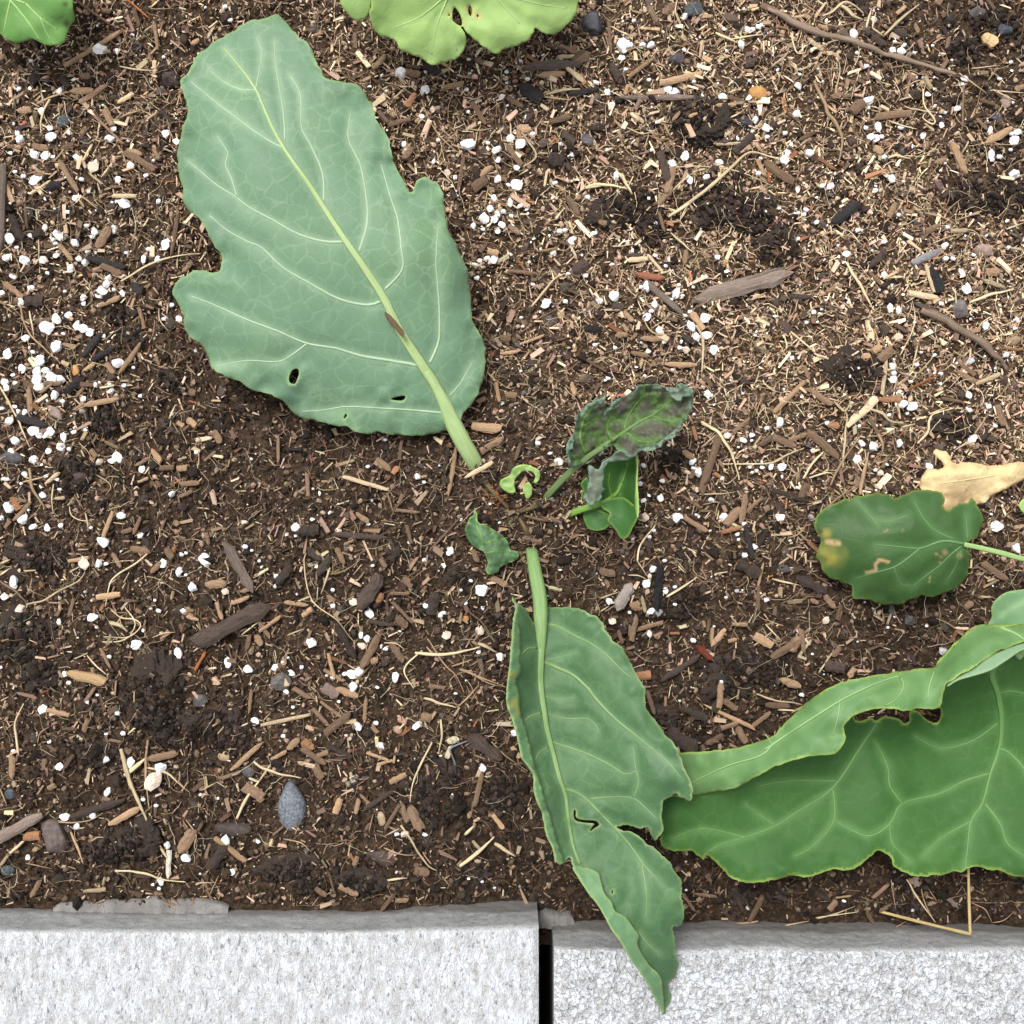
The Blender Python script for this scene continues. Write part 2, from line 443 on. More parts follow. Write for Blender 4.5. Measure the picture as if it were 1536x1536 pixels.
# ---------------------------------------------------------------- concrete blocks along the front of the bed
ZT = 0.026
def block(x0, x1, yin, rough, mat, label, seed, inner_wave):
    """One hollow-look garden block as a swept profile: inner face, worn arris, top face, outer face."""
    nz = VNoise(seed)
    depth, low = 0.19, -0.174
    prof = [(0, low, 0), (0, -0.02, 0)] + [(0, z, 0) for z in np.arange(-0.006, ZT - 0.0012, 0.0011)]
    prof += [(0.0003, ZT - 0.0008, 0.3), (0.0012, ZT - 0.0001, 0.85)]
    prof += [(d, ZT, 1.0) for d in np.arange(0.002, 0.06, 0.0008)] + [(d, ZT, 1.0) for d in np.arange(0.062, depth - 0.002, 0.006)]
    prof += [(depth - 0.001, ZT - 0.0002, 0.8), (depth, ZT - 0.002, 0.1), (depth, 0, 0), (depth, low, 0)]
    P = np.array(prof)
    vis0, vis1 = max(x0, -0.21), min(x1, 0.21)
    xs = np.unique(np.r_[np.linspace(x0, vis0, 12), np.arange(vis0, vis1, 0.0008), np.linspace(vis1, x1, 12), x0 + 0.0005, x1 - 0.0005])
    xs = xs[(xs >= x0) & (xs <= x1)]
    xs = xs[np.r_[True, np.diff(xs) > 1e-5]]
    X, Dp = np.meshgrid(xs, P[:, 0]); _, Zp = np.meshgrid(xs, P[:, 1]); _, T = np.meshgrid(xs, P[:, 2])
    Y = yin - Dp
    s = rough
    e = nz(X / 0.0016, Y / 0.0030 * (1 if rough < 1 else 1.6)) * 0.6 + nz(X / 0.0045 + 7, Y / 0.006) * 0.6 + nz(X / 0.02, Y / 0.02) * 0.5
    pits = np.clip(nz(X / 0.0032 + 40, Y / 0.004 + 3) - 0.45, 0, 1) * -2.2
    Zd = Zp + T * 0.00038 * s * (e + pits)
    arr = np.exp(-((Dp - 0.0006) / 0.0016) ** 2) * (Zp > ZT - 0.006)
    Zd -= arr * 0.0009 * np.clip(nz(X / 0.004 + 90, 0 * X + 2.5) + 0.4 * nz(X / 0.0013, 0 * X + 5), -0.2, 1) * s
    Yd = Y + (1 - T) * (Dp < 0.01) * (0.00022 * nz(X / 0.0022, Zp / 0.002) + 0.0007 * nz(X / 0.03, Zp / 0.02 + 3)) + inner_wave(X) * (Dp < 0.12)
    # chipped corners at the gap
    ends = np.minimum(X - x0, x1 - X)
    Zd -= np.clip(0.0022 - ends, 0, 1) * 0.5 * T
    V = np.stack([X, Yd, Zd], -1)
    m, k = V.shape[:2]
    ii = np.arange(m * k).reshape(m, k)
    q = np.stack([ii[:-1, :-1], ii[:-1, 1:], ii[1:, 1:], ii[1:, :-1]], -1).reshape(-1, 4)
    me = bulk_mesh('concrete_block', V, q[:, ::-1], 4, smooth=True)
    a = me.attributes.new('top', 'FLOAT', 'POINT'); a.data.foreach_set('value', T.astype(np.float32).ravel())
    o = link('concrete_block', me, mat)
    tag(o, label, 'concrete block', 'concrete blocks edging the raised bed')
    for nm, j, rev in (('end_face', 0, False), ('end_face', k - 1, True)):
        f = tuple(range(m)) if rev else tuple(range(m - 1, -1, -1))
        cm = mesh(nm, V[:, j], [f], smooth=False); cm.materials.append(mat)
        a = cm.attributes.new('top', 'FLOAT', 'POINT')
        link(nm, cm, None, o)
    return o
M_cl = mat_concrete('concrete_streaked', 0.42, 0.7)
M_cr = mat_concrete('concrete_coarse', 0.85, 1.45)
XL = (808 - 768) / FPX * (CAMH - ZT); XR = (831 - 768) / FPX * (CAMH - ZT)
YL = (768 - 1391) / FPX * (CAMH - ZT); YR = (768 - 1421) / FPX * (CAMH - ZT)
blk_l = block(XL - 0.39, XL, YL, 0.75, M_cl, 'pale concrete block with finely streaked top, beside the gap', 21, lambda X: 0.0012 * np.sin(X * 14))
blk_r = block(XR, XR + 0.39, YR, 1.5, M_cr, 'pale concrete block with coarse pitted top under the drooping leaf tip', 33, lambda X: -0.0008 * np.sin(X * 9))

def lip(parent, x0, x1, y, bulge, z, seed, mat):
    nz = VNoise(seed); xs = np.linspace(x0, x1, 90); V = []; Fa = []
    for i, x in enumerate(xs):
        f = max(0.0, math.sin(math.pi * i / 89)) ** 0.5
        b = bulge * f * (0.8 + 0.3 * nz(x / 0.006, 1.0) + 0.06 * nz(x / 0.0016, 7.0)) + 0.0002
        zz = z + 0.0008 * nz(x / 0.004, 3.0) + 0.0002 * nz(x / 0.0013, 5.0)
        V += [(x, y - 0.002, zz + 0.0006), (x, y + b * 0.7, zz), (x, y + b, zz - 0.0015), (x, y + b, zz - 0.012), (x, y - 0.002, zz - 0.012)]
    for i in range(89):
        for k in range(4): Fa.append((i * 5 + k, i * 5 + k + 1, (i + 1) * 5 + k + 1, (i + 1) * 5 + k))
    me = mesh('mortar_lip', V, Fa); me.attributes.new('top', 'FLOAT', 'POINT'); me.materials.append(mat)
    return link('mortar_lip', me, None, parent)
def px_x(u, z=0.004): return (u - 768) / FPX * (CAMH - z)
lip(blk_l, px_x(84), px_x(345), YL + 0.0004, 0.0040, 0.0066, 5, M_cl)
lip(blk_r, px_x(800), px_x(862), YR + 0.0006, 0.0046, 0.0026, 8, M_cr)

# ---------------------------------------------------------------- fine litter nobody could count
LIT = np.array([(100, 100, .75), (100, 500, .7), (350, 700, .38), (550, 780, .42), (150, 900, .5), (200, 1200, .38), (500, 1000, .55),
    (500, 1250, .42), (700, 900, .5), (800, 300, .85), (1000, 100, .9), (1300, 150, 1), (1450, 50, .35), (1100, 500, .95), (1400, 450, .95),
    (1300, 650, .9), (1100, 780, .7), (850, 500, .8), (1100, 950, .36), (1050, 1050, .42), (1300, 980, .4), (900, 1300, .28),
    (1200, 1350, .3), (600, 1330, .32), (650, 650, .45), (250, 780, .5)], float)
def litter(u, v):
    d = (u[:, None] - LIT[:, 0]) ** 2 + (v[:, None] - LIT[:, 1]) ** 2
    w = np.exp(-d / (2 * 130.0 ** 2)) + 1e-9
    return (w * LIT[:, 2]).sum(1) / w.sum(1)
_d = litter(np.clip(GX.ravel() / PXM + 768, -100, 1640), np.clip(768 - GY.ravel() / PXM, -100, 1640)) - 0.3
soil_me.attributes.new('dry', 'FLOAT', 'POINT').data.foreach_set('value', np.clip(_d * 1.4, 0, 1).astype(np.float32))
YMIN = YL + 0.001
def scatter(n, power=0.0):
    """Random spots on the bed in view (a little beyond), thinned by how littered the place is."""
    x = rng.uniform(-0.222, 0.222, n); y = rng.uniform(-0.160, 0.212, n)
    edge = np.where(x > XL, YR + 0.001, YL + 0.001)
    k = y > edge
    x, y = x[k], y[k]
    u = x / PXM + 768; v = 768 - y / PXM
    L = litter(u, v)
    ck = np.zeros(len(x), bool)
    for (cu, cv, ca_, cb_, cr) in CLODS:
        c_, s_ = math.cos(R(cr)), math.sin(R(cr)); dx, dy = u - cu, cv - v
        ck |= ((dx * c_ + dy * s_) / ca_) ** 2 + ((-dx * s_ + dy * c_) / cb_) ** 2 < 1.0
    k = ~ck | (rng.uniform(0, 1, len(x)) < 0.22)
    x, y, L = x[k], y[k], L[k]
    if power:
        k = rng.uniform(0, 1, len(x)) < L ** power
        x, y, L = x[k], y[k], L[k]
    return x, y, L
def rot_matrices(n, tilt):
    a = rng.uniform(0, 2 * np.pi, n); b = rng.normal(0, tilt, n); c = rng.normal(0, tilt, n)
    ca, sa, cb, sb, cc, sc = np.cos(a), np.sin(a), np.cos(b), np.sin(b), np.cos(c), np.sin(c)
    Z = np.zeros(n); O = np.ones(n)
    Rz = np.array([[ca, -sa, Z], [sa, ca, Z], [Z, Z, O]]).transpose(2, 0, 1)
    Ry = np.array([[cb, Z, sb], [Z, O, Z], [-sb, Z, cb]]).transpose(2, 0, 1)
    Rx = np.array([[O, Z, Z], [Z, cc, -sc], [Z, sc, cc]]).transpose(2, 0, 1)
    return Rz @ Ry @ Rx
def pick_cols(L, table):
    """table: (colour, weight at no litter, weight at full litter)"""
    w0 = np.array([t[1] for t in table], float); w1 = np.array([t[2] for t in table], float)
    w0 /= w0.sum(); w1 /= w1.sum()
    cum = np.cumsum(w0[None] * (1 - L[:, None]) + w1[None] * L[:, None], 1)
    i = (rng.uniform(0, 1, len(L))[:, None] > cum).sum(1).clip(0, len(table) - 1)
    c = np.array([t[0] for t in table])[i]
    return c * (0.66 + 1.0 * L ** 1.4)[:, None] * rng.uniform(0.6, 1.35, len(L))[:, None] * rng.uniform(0.92, 1.08, (len(L), 3))

ph = (1 + 5 ** 0.5) / 2
ICO_V = np.array([(-1, ph, 0), (1, ph, 0), (-1, -ph, 0), (1, -ph, 0), (0, -1, ph), (0, 1, ph), (0, -1, -ph), (0, 1, -ph), (ph, 0, -1), (ph, 0, 1), (-ph, 0, -1), (-ph, 0, 1)]) / 1.902
ICO_F = np.array([(0, 11, 5), (0, 5, 1), (0, 1, 7), (0, 7, 10), (0, 10, 11), (1, 5, 9), (5, 11, 4), (11, 10, 2), (10, 7, 6), (7, 1, 8), (3, 9, 4), (3, 4, 2), (3, 2, 6), (3, 6, 8), (3, 8, 9), (4, 9, 5), (2, 4, 11), (6, 2, 10), (8, 6, 7), (9, 8, 1)])
def crumbs(name, n, rmin, rmax, pw, table, label, kindmat, lift=0.35, squash=(0.5, 1.0), power=0.0, jit=0.28):
    x, y, L = scatter(n, power); m = len(x)
    r = rmin + (rmax - rmin) * rng.uniform(0, 1, m) ** pw
    sc = np.stack([r * rng.uniform(0.8, 1.5, m), r * rng.uniform(0.65, 1.0, m), r * rng.uniform(*squash, m)], -1)
    V = ICO_V[None] * (1 + rng.uniform(-jit, jit, (m, 12, 1)))
    V = np.einsum('nij,nkj->nki', rot_matrices(m, 0.5), V * sc[:, None])
    V += np.stack([x, y, soilz(x, y) + r * lift + rng.uniform(0, 0.0006, m)], -1)[:, None]
    Fc = ICO_F[None] + 12 * np.arange(m)[:, None, None]
    cols = np.repeat(pick_cols(L, table), 12, 0)
    o = link(name, bulk_mesh(name, V, Fc, 3, cols), kindmat)
    o['kind'] = 'stuff'; o['label'] = label
    return o
def slivers(name, n, lmin, lmax, wmin, wmax, table, label, kindmat, power=1.0, lift=0.0007, tilt=0.22):
    x, y, L = scatter(n, power); m = len(x)
    l = lmin + (lmax - lmin) * rng.uniform(0, 1, m) ** 2.8
    w = np.minimum(rng.uniform(wmin, wmax, m), l * 0.55); th = w * rng.uniform(0.25, 0.6, m)
    B = np.array([(-1, -1, -1), (1, -1, -1), (1, 1, -1), (-1, 1, -1), (-1, -1, 1), (1, -1, 1), (1, 1, 1), (-1, 1, 1)], float) * 0.5
    V = B[None] * np.stack([l, w, th], -1)[:, None]
    tap = rng.uniform(0.3, 1.0, (m, 2))
    V[:, [0, 3, 4, 7], 1] *= tap[:, :1]; V[:, [1, 2, 5, 6], 1] *= tap[:, 1:]
    V[:, :, 0] += rng.uniform(-0.12, 0.12, (m, 8)) * l[:, None]
    V[:, :, 1] += rng.uniform(-0.15, 0.15, (m, 8)) * w[:, None]
    V = np.einsum('nij,nkj->nki', rot_matrices(m, tilt), V)
    V += np.stack([x, y, soilz(x, y) + lift + rng.uniform(0, 0.0012, m)], -1)[:, None]
    Q = np.array([(0, 3, 2, 1), (4, 5, 6, 7), (0, 1, 5, 4), (1, 2, 6, 5), (2, 3, 7, 6), (3, 0, 4, 7)])
    Fq = Q[None] + 8 * np.arange(m)[:, None, None]
    o = link(name, bulk_mesh(name, V, Fq, 4, np.repeat(pick_cols(L, table), 8, 0)), kindmat)
    o['kind'] = 'stuff'; o['label'] = label
    return o
def fibres(name, n, lmin, lmax, rad, table, label, kindmat, power=1.0):
    x, y, L = scatter(n, power); m = len(x); S = 7
    l = rng.uniform(lmin, lmax, m); a = rng.uniform(0, 2 * np.pi, m)
    turn = rng.normal(0, 0.55, (m, S)).cumsum(1) * 0.6 + a[:, None]
    st = (l / S)[:, None]
    px = x[:, None] + np.cumsum(np.cos(turn) * st, 1); py = y[:, None] + np.cumsum(np.sin(turn) * st, 1)
    py = np.maximum(py, YMIN)
    pz = soilz(px, py) + 0.0011 + rng.uniform(0, 0.0012, (m, 1)) + rng.uniform(0, 0.0006, (m, S))
    nrm = np.stack([-np.sin(turn), np.cos(turn)], -1)
    r = (rad * rng.uniform(0.6, 1.5, m))[:, None] * np.linspace(1.1, 0.5, S)[None]
    A = np.stack([px + nrm[..., 0] * r, py + nrm[..., 1] * r, pz - r * 0.4], -1)
    Bv = np.stack([px - nrm[..., 0] * r, py - nrm[..., 1] * r, pz - r * 0.4], -1)
    Cv = np.stack([px, py, pz + r], -1)
    V = np.stack([A, Bv, Cv], 2).reshape(m, S * 3, 3)
    Q = np.array([(i * 3 + k, i * 3 + (k + 1) % 3, (i + 1) * 3 + (k + 1) % 3, (i + 1) * 3 + k) for i in range(S - 1) for k in range(3)])
    Fq = Q[None] + S * 3 * np.arange(m)[:, None, None]
    o = link(name, bulk_mesh(name, V, Fq, 4, np.repeat(pick_cols(L, table), S * 3, 0)), kindmat)
    o['kind'] = 'stuff'; o['label'] = label
    return o

M_crumb = mat_attr('soil_crumb', 0.92)
M_fib = mat_attr('wood_fibre', 0.85, 0.0002, 900)
K_soil = [((0.026, 0.017, 0.012), 5, 0.9), ((0.052, 0.035, 0.024), 4, 2.0), ((0.014, 0.011, 0.010), 1.5, 0.5), ((0.13, 0.086, 0.056), 1.8, 3.6),
          ((0.26, 0.178, 0.120), 0.7, 3.8), ((0.42, 0.305, 0.210), 0.15, 2.4), ((0.095, 0.088, 0.085), 0.25, 0.4), ((0.15, 0.072, 0.040), 0.25, 0.4)]
K_wood = [((0.080, 0.051, 0.035), 3.0, 0.9), ((0.165, 0.108, 0.072), 3, 2.0), ((0.29, 0.198, 0.130), 2.4, 3.6), ((0.44, 0.320, 0.215), 1.0, 3.6),
          ((0.60, 0.48, 0.32), 0.3, 2.0), ((0.24, 0.110, 0.055), 0.35, 0.35), ((0.040, 0.030, 0.026), 1.5, 0.6)]
K_fib = [((0.19, 0.12, 0.070), 2, 1.5), ((0.36, 0.245, 0.145), 2, 3), ((0.54, 0.42, 0.26), 0.9, 2.8), ((0.68, 0.57, 0.39), 0.3, 1.6)]
crumbs('soil_crumbs', 52000, 0.00028, 0.0013, 2.8, K_soil, 'fine brown soil crumbs covering the bed', M_crumb)
crumbs('dark_soil_crumbs', 2600, 0.0012, 0.0028, 2.2, [((0.022, 0.016, 0.012), 3, 2), ((0.045, 0.032, 0.025), 3, 3), ((0.075, 0.056, 0.046), 1, 1.6)], 'larger dark lumps of soil among the crumbs', M_crumb, lift=0.15)
slivers('wood_fibres', 44000, 0.0006, 0.0048, 0.00020, 0.00095, K_wood, 'small brown wood fibres mixed through the soil', M_fib, 0.9)
slivers('dry_wood_fibres', 46000, 0.0005, 0.0034, 0.00018, 0.0007, K_wood, 'pale dry fibres matted over the drier, littered part of the soil', M_fib, 2.6, 0.0010)
slivers('small_wood_chips', 2400, 0.0030, 0.0080, 0.0010, 0.0024, K_wood, 'small wood fragments mixed through the soil', M_fib, 0.9, 0.0011)
fibres('root_fibres', 13000, 0.003, 0.014, 0.00009, K_fib, 'fine curling root fibres lying over the soil', M_fib, 1.2)
M_white = mat_attr('perlite_dust', 0.9, 0.0002, 1200)
crumbs('perlite_specks', 3000, 0.00025, 0.0008, 2.0, [((0.90, 0.90, 0.88), 1, 1), ((0.75, 0.67, 0.56), 0.3, 0.3)], 'tiny white perlite specks dusting the soil', M_white, lift=1.3, power=1.6)
# crumbs that make up the surface of the clods
V, Fa, K = [], [], []
nb = 0
for (u, v, a_, b_, r_) in CLODS:
    m = int(0.16 * a_ * b_) + 20
    rr = np.sqrt(rng.uniform(0, 1, m)) * 1.02; th = rng.uniform(0, 2 * np.pi, m)
    lx, ly = rr * np.cos(th) * a_ * PXM, rr * np.sin(th) * b_ * PXM
    ca, sa = math.cos(R(r_)), math.sin(R(r_))
    x = (u - 768) * PXM + lx * ca - ly * sa; y = (768 - v) * PXM + lx * sa + ly * ca
    k = y > np.where(x > XL, YR, YL) + 0.001
    x, y = x[k], y[k]; m = len(x)
    r = 0.0003 + 0.0011 * rng.uniform(0, 1, m) ** 2.4
    P = ICO_V[None] * (1 + rng.uniform(-.3, .3, (m, 12, 1))) * (np.stack([r * rng.uniform(.8, 1.4, m), r, r * .8], -1))[:, None]
    P = np.einsum('nij,nkj->nki', rot_matrices(m, 0.6), P) + np.stack([x, y, soilz(x, y) + 0.0009], -1)[:, None]
    V.append(P.reshape(-1, 3)); Fa.append((ICO_F[None] + 12 * (nb + np.arange(m))[:, None, None]).reshape(-1, 3)); nb += m
    K.append(np.repeat(pick_cols(np.zeros(m), [((0.020, 0.015, 0.012), 3, 1), ((0.048, 0.036, 0.028), 4, 1), ((0.085, 0.066, 0.053), 1.5, 1), ((0.18, 0.13, 0.09), 0.25, 1)]), 12, 0))
o = link('clod_crumbs', bulk_mesh('clod_crumbs', np.vstack(V), np.vstack(Fa), 3, np.vstack(K)), M_crumb)
o['kind'] = 'stuff'; o['label'] = 'dark grains crusting the soil clods'

# ---------------------------------------------------------------- leaves
ATTRS = ('edge', 'vein', 'yellow', 'blotch', 'spot', 'purple')
def build_leaf(name, outline, zf, mat, parent, veins=(), holes=(), step=4.0, pucker=0.0, wave=0.0, wlen=60.0, edge_w=3.5,
               paint=None, jag=0.0, seed=1, thick=0.00035, smooth_out=4, flat_edge=False):
    """A leaf blade: outline in photograph pixels, height field zf, veins as polylines (they pucker the blade)."""
    ol = resample(np.vstack([smooth_line(outline, smooth_out, True), smooth_line(outline, smooth_out, True)[:1]]), step * 0.8)[:-1]
    nz = VN[seed % 8]
    if jag:
        a = np.arange(len(ol)) * 1.0
        tn = np.gradient(ol, axis=0); tn /= np.linalg.norm(tn, axis=1)[:, None] + 1e-9
        ol = ol + np.stack([tn[:, 1], -tn[:, 0]], -1) * (jag * (nz(a / 3.1, 0 * a + seed) + 0.6 * nz(a / 1.3, 0 * a + 9)))[:, None]
    hs = []
    for h in holes:
        hh = np.vstack([smooth_line(h, 4, True), smooth_line(h, 4, True)[:1]])
        hs.append(resample(hh, 2.2)[:-1])
    lo, hi = ol.min(0), ol.max(0)
    ys = np.arange(lo[1], hi[1], step * 0.87)
    G = np.concatenate([np.stack([np.arange(lo[0] + (i % 2) * step / 2, hi[0], step), np.full_like(np.arange(lo[0] + (i % 2) * step / 2, hi[0], step), y)], -1) for i, y in enumerate(ys)])
    G = G + np.random.default_rng(seed).uniform(-0.2, 0.2, G.shape) * step
    G = G[inside(G, ol)]
    loops = [ol] + hs
    closed = [np.vstack([l, l[:1]]) for l in loops]
    G = G[seg_dist(G, closed) > step * 0.55]
    pts = np.vstack(loops + [G]); edges = []; base = 0
    for l in loops:
        edges += [(base + i, base + (i + 1) % len(l)) for i in range(len(l))]; base += len(l)
    vo, eo, fo, *_ = delaunay_2d_cdt([Vector(p) for p in pts], edges, [], 0, 1e-4)
    P = np.array([tuple(p) for p in vo]); T = np.array([f for f in fo if len(f) == 3])
    cen = P[T].mean(1)
    k = inside(cen, ol)
    for h in hs: k &= ~inside(cen, h)
    T = T[k]
    used = np.unique(T); remap = -np.ones(len(P), int); remap[used] = np.arange(len(used))
    P = P[used]; T = remap[T]
    de = seg_dist(P, closed)
    dv = seg_dist(P, [v[0] for v in veins]) if veins else np.full(len(P), 1e9)
    z = zf(P[:, 0], P[:, 1])
    if pucker: z = z + pucker * (1 - np.exp(-(np.minimum(dv, 400) / 15.0) ** 2)) * np.clip(de / 20, 0, 1)
    if wave:
        w = np.exp(-de / 26.0)
        z = z + wave * w * (nz(P[:, 0] / wlen, P[:, 1] / wlen) + 0.5 * nz(P[:, 0] / wlen * 2.3 + 5, P[:, 1] / wlen * 2.3))
    origin = np.array(parent.matrix_world.translation) if False else np.array(parent['origin'])
    co = W(P[:, 0], P[:, 1], z) - origin
    e1, e2 = P[T[:, 1]] - P[T[:, 0]], P[T[:, 2]] - P[T[:, 0]]
    flip = (e1[:, 0] * e2[:, 1] - e1[:, 1] * e2[:, 0]) > 0      # pixel v points down
    T[flip] = T[flip][:, ::-1]
    me = bulk_mesh(name, co, T, 3, smooth=True)
    me.materials.append(mat)
    vals = {a: np.zeros(len(P)) for a in ATTRS}
    vals['edge'] = np.clip(1 - de / edge_w, 0, 1)
    vals['vein'] = np.exp(-(dv / 6.5) ** 2)
    if paint: paint(P, vals, de, dv)
    for a in ATTRS:
        at = me.attributes.new(a, 'FLOAT', 'POINT'); at.data.foreach_set('value', vals[a].astype(np.float32))
    o = link(name, me, None, parent)
    md = o.modifiers.new('thickness', 'SOLIDIFY'); md.thickness = thick; md.offset = -1
    o['origin'] = list(origin)
    vpts = np.vstack([resample(vv[0], 3.0) for vv in veins]) if veins else None
    def zs(u, v):      # surface height incl. wave, for the veins that lie on it
        q = np.stack([np.ravel(u), np.ravel(v)], -1)
        s = zf(q[:, 0], q[:, 1])
        d2 = seg_dist(q, closed) if (wave or pucker) else None
        if pucker and vpts is not None:
            d3 = np.concatenate([np.sqrt(((c[:, None] - vpts[None]) ** 2).sum(-1)).min(1) for c in np.array_split(q, max(1, len(q) // 400))])
            s = s + pucker * (1 - np.exp(-(d3 / 15.0) ** 2)) * np.clip(d2 / 20, 0, 1)
        if wave:
            s = s + wave * np.exp(-d2 / 26.0) * (nz(q[:, 0] / wlen, q[:, 1] / wlen) + 0.5 * nz(q[:, 0] / wlen * 2.3 + 5, q[:, 1] / wlen * 2.3))
        return s
    o_data = dict(obj=o, zs=zs, outline=ol, holes=hs, origin=origin)
    return o_data

def add_veins(L, veins, mat, names=None, lift=0.15):
    """Each main vein its own raised tube on the blade; widths in pixels (full width at start and end)."""
    for i, (pts, w0, w1) in enumerate(veins):
        p = resample(smooth_line(pts, 5), 4.0)
        if len(p) < 3: p = resample(smooth_line(pts, 5), 2.0)
        n = len(p); t = np.linspace(0, 1, n)
        jit = (VN[4](p[:, 0] / 9, p[:, 1] / 9) * 0.6)
        p = p + np.stack([jit, -jit], -1) * 0.25
        r = (w0 * (1 - t) ** 1.3 + w1 * (1 - (1 - t) ** 1.3)) * 0.52 * PXM
        z = L['zs'](p[:, 0], p[:, 1]) + r * lift
        me = tube_mesh('vein', W(p[:, 0], p[:, 1], z) - L['origin'], r, 8, 0.30)
        me.materials.append(mat)
        link((names or {}).get(i, 'vein'), me, None, L['obj'])

def petiole(parent, pts, w, mat, name='petiole', flat=0.8, sides=12, groove=True):
    """pts: (u, v, z) of the stalk's centre; w: (start, end) widths in pixels."""
    p = resample(smooth_line(pts, 8), 3.0); n = len(p); t = np.linspace(0, 1, n)
    ww = np.interp(t, np.linspace(0, 1, len(w)), w)
    P = W(p[:, 0], p[:, 1], p[:, 2]); r = ww * 0.5 * PXM
    tt = np.gradient(P, axis=0); tt /= np.linalg.norm(tt, axis=1)[:, None]
    s = np.cross(tt, (0, 0, 1.0)); s /= np.linalg.norm(s, axis=1)[:, None] + 1e-9
    nn = np.cross(s, tt)
    V = []
    for k in range(sides):
        a = 2 * math.pi * k / sides
        g = 1.0
        if groove and abs(a - math.pi / 2) < 0.35: g = 0.78
        if groove and abs(abs(a - math.pi / 2) - 0.8) < 0.35: g = 1.06
        V.append(P + (math.cos(a) * s + math.sin(a) * flat * nn) * (r * g)[:, None])
    V = np.stack(V, 1).reshape(-1, 3) - np.array(parent['origin'])
    Fa = [(i * sides + k, i * sides + (k + 1) % sides, (i + 1) * sides + (k + 1) % sides, (i + 1) * sides + k) for i in range(n - 1) for k in range(sides)]
    Fa += [tuple(range(sides - 1, -1, -1)), tuple((n - 1) * sides + k for k in range(sides))]
    me = mesh(name, V, Fa); grain_coords(me, P, r, sides)
    return link(name, me, mat, parent)

def spot(P, c, r): return np.clip(1.4 - np.hypot(P[:, 0] - c[0], P[:, 1] - c[1]) / r, 0, 1)
def plant(name, u, v, label, cat, group=None):
    loc = W(u, v, float(soil_px(np.array(float(u)), np.array(float(v)))))
    o = empty(name, loc, label, cat, group); o['origin'] = [float(x) for x in loc]
    return o

M_A = mat_leaf('leaf_glaucous', lin(91, 121, 97), lin(102, 132, 98), lin(146, 170, 140), lin(140, 166, 108), fine=0.8)
M_Av = mat_vein('vein_pale', lin(138, 164, 132), lin(154, 178, 144))
M_Af = mat_vein('vein_pale_small', lin(116, 150, 116), lin(124, 156, 120))
M_Am = mat_vein('midrib_pale', lin(136, 160, 104), lin(162, 180, 128))
M_B = mat_leaf('leaf_green', lin(62, 93, 61), lin(77, 108, 72), lin(116, 144, 106), lin(150, 174, 112), fine=0.6)
M_Bu = mat_leaf('leaf_underside', lin(90, 124, 88), lin(100, 134, 94), lin(130, 158, 116), lin(146, 164, 100), fine=0.35)
M_Bv = mat_vein('vein_green', lin(100, 130, 82), lin(114, 142, 92))
M_Bf = mat_vein('vein_green_small', lin(90, 126, 86), lin(98, 134, 92))
M_C = mat_leaf('leaf_deep_green', lin(50, 87, 38), lin(65, 103, 50), lin(100, 136, 84), lin(158, 182, 84), fine=0.5, rough=0.64)
M_Cv = mat_vein('vein_deep_green', lin(86, 124, 68), lin(98, 136, 76))
M_Cf = mat_vein('vein_deep_green_small', lin(78, 122, 66), lin(86, 130, 74))
M_H = mat_leaf('leaf_dark_green', lin(51, 80, 40), lin(59, 89, 47), lin(88, 122, 76), lin(128, 140, 64), fine=0.3, rough=0.5)
M_Hv = mat_vein('vein_dark_leaf', lin(80, 116, 70), lin(94, 128, 80))
M_D = mat_leaf('leaf_purple_green', lin(62, 86, 46), lin(66, 88, 52), lin(100, 128, 70), lin(108, 130, 110), purple=lin(82, 70, 70), fine=0.25)
M_Dv = mat_vein('vein_yellow_green', lin(96, 134, 54), lin(112, 148, 66))
M_E = mat_leaf('leaf_mid_green', lin(48, 86, 38), lin(59, 98, 47), lin(90, 130, 66), lin(132, 158, 80), fine=0.25)
M_Eu = mat_leaf('leaf_purple_grey', lin(98, 112, 96), lin(102, 124, 102), lin(112, 140, 92), lin(116, 142, 122), purple=lin(104, 96, 96), fine=0.2)
M_J = mat_leaf('leaf_light_green', lin(138, 168, 98), lin(148, 176, 106), lin(166, 190, 128), lin(156, 184, 96), fine=0.25)
M_K = mat_leaf('leaf_fresh_green', lin(84, 126, 62), lin(96, 138, 72), lin(120, 158, 94), lin(128, 160, 76), fine=0.25)
M_Jv = mat_vein('vein_light_green', lin(142, 176, 102), lin(152, 184, 112))
M_pet = mat_vein('petiole_pale_green', lin(124, 154, 92), lin(150, 174, 114))
M_Bp = mat_vein('petiole_green', lin(96, 126, 74), lin(124, 150, 94))
M_pet2 = mat_vein('petiole_purple_green', lin(90, 108, 70), lin(106, 126, 74))

Z1 = lambda p: tile(220, 0, 2.8444, p)
Z2 = lambda p: tile(220, 360, 2.7429, p)
Z3 = lambda p: tile(640, 540, 3.491, p)
Z4 = lambda p: tile(720, 840, 4.2667, p)
Z5 = lambda p: tile(760, 1120, 3.6923, p)
Z6 = lambda p: tile(1160, 640, 4.085, p)
Z7 = lambda p: tile(960, 860, 2.6667, p)
Z8 = lambda p: tile(830, 560, 5.908, p)
ZT1 = lambda p: tile(0, 0, 3.84, p)
ZTOP = lambda p: tile(0, 0, 1.70667, p)

# ======== the wilted seedling in the middle of the bed
seed = plant('cabbage_seedling', 775, 760, 'wilted cabbage seedling with sprawling leaves, rooted in the middle of the soil', 'seedling')

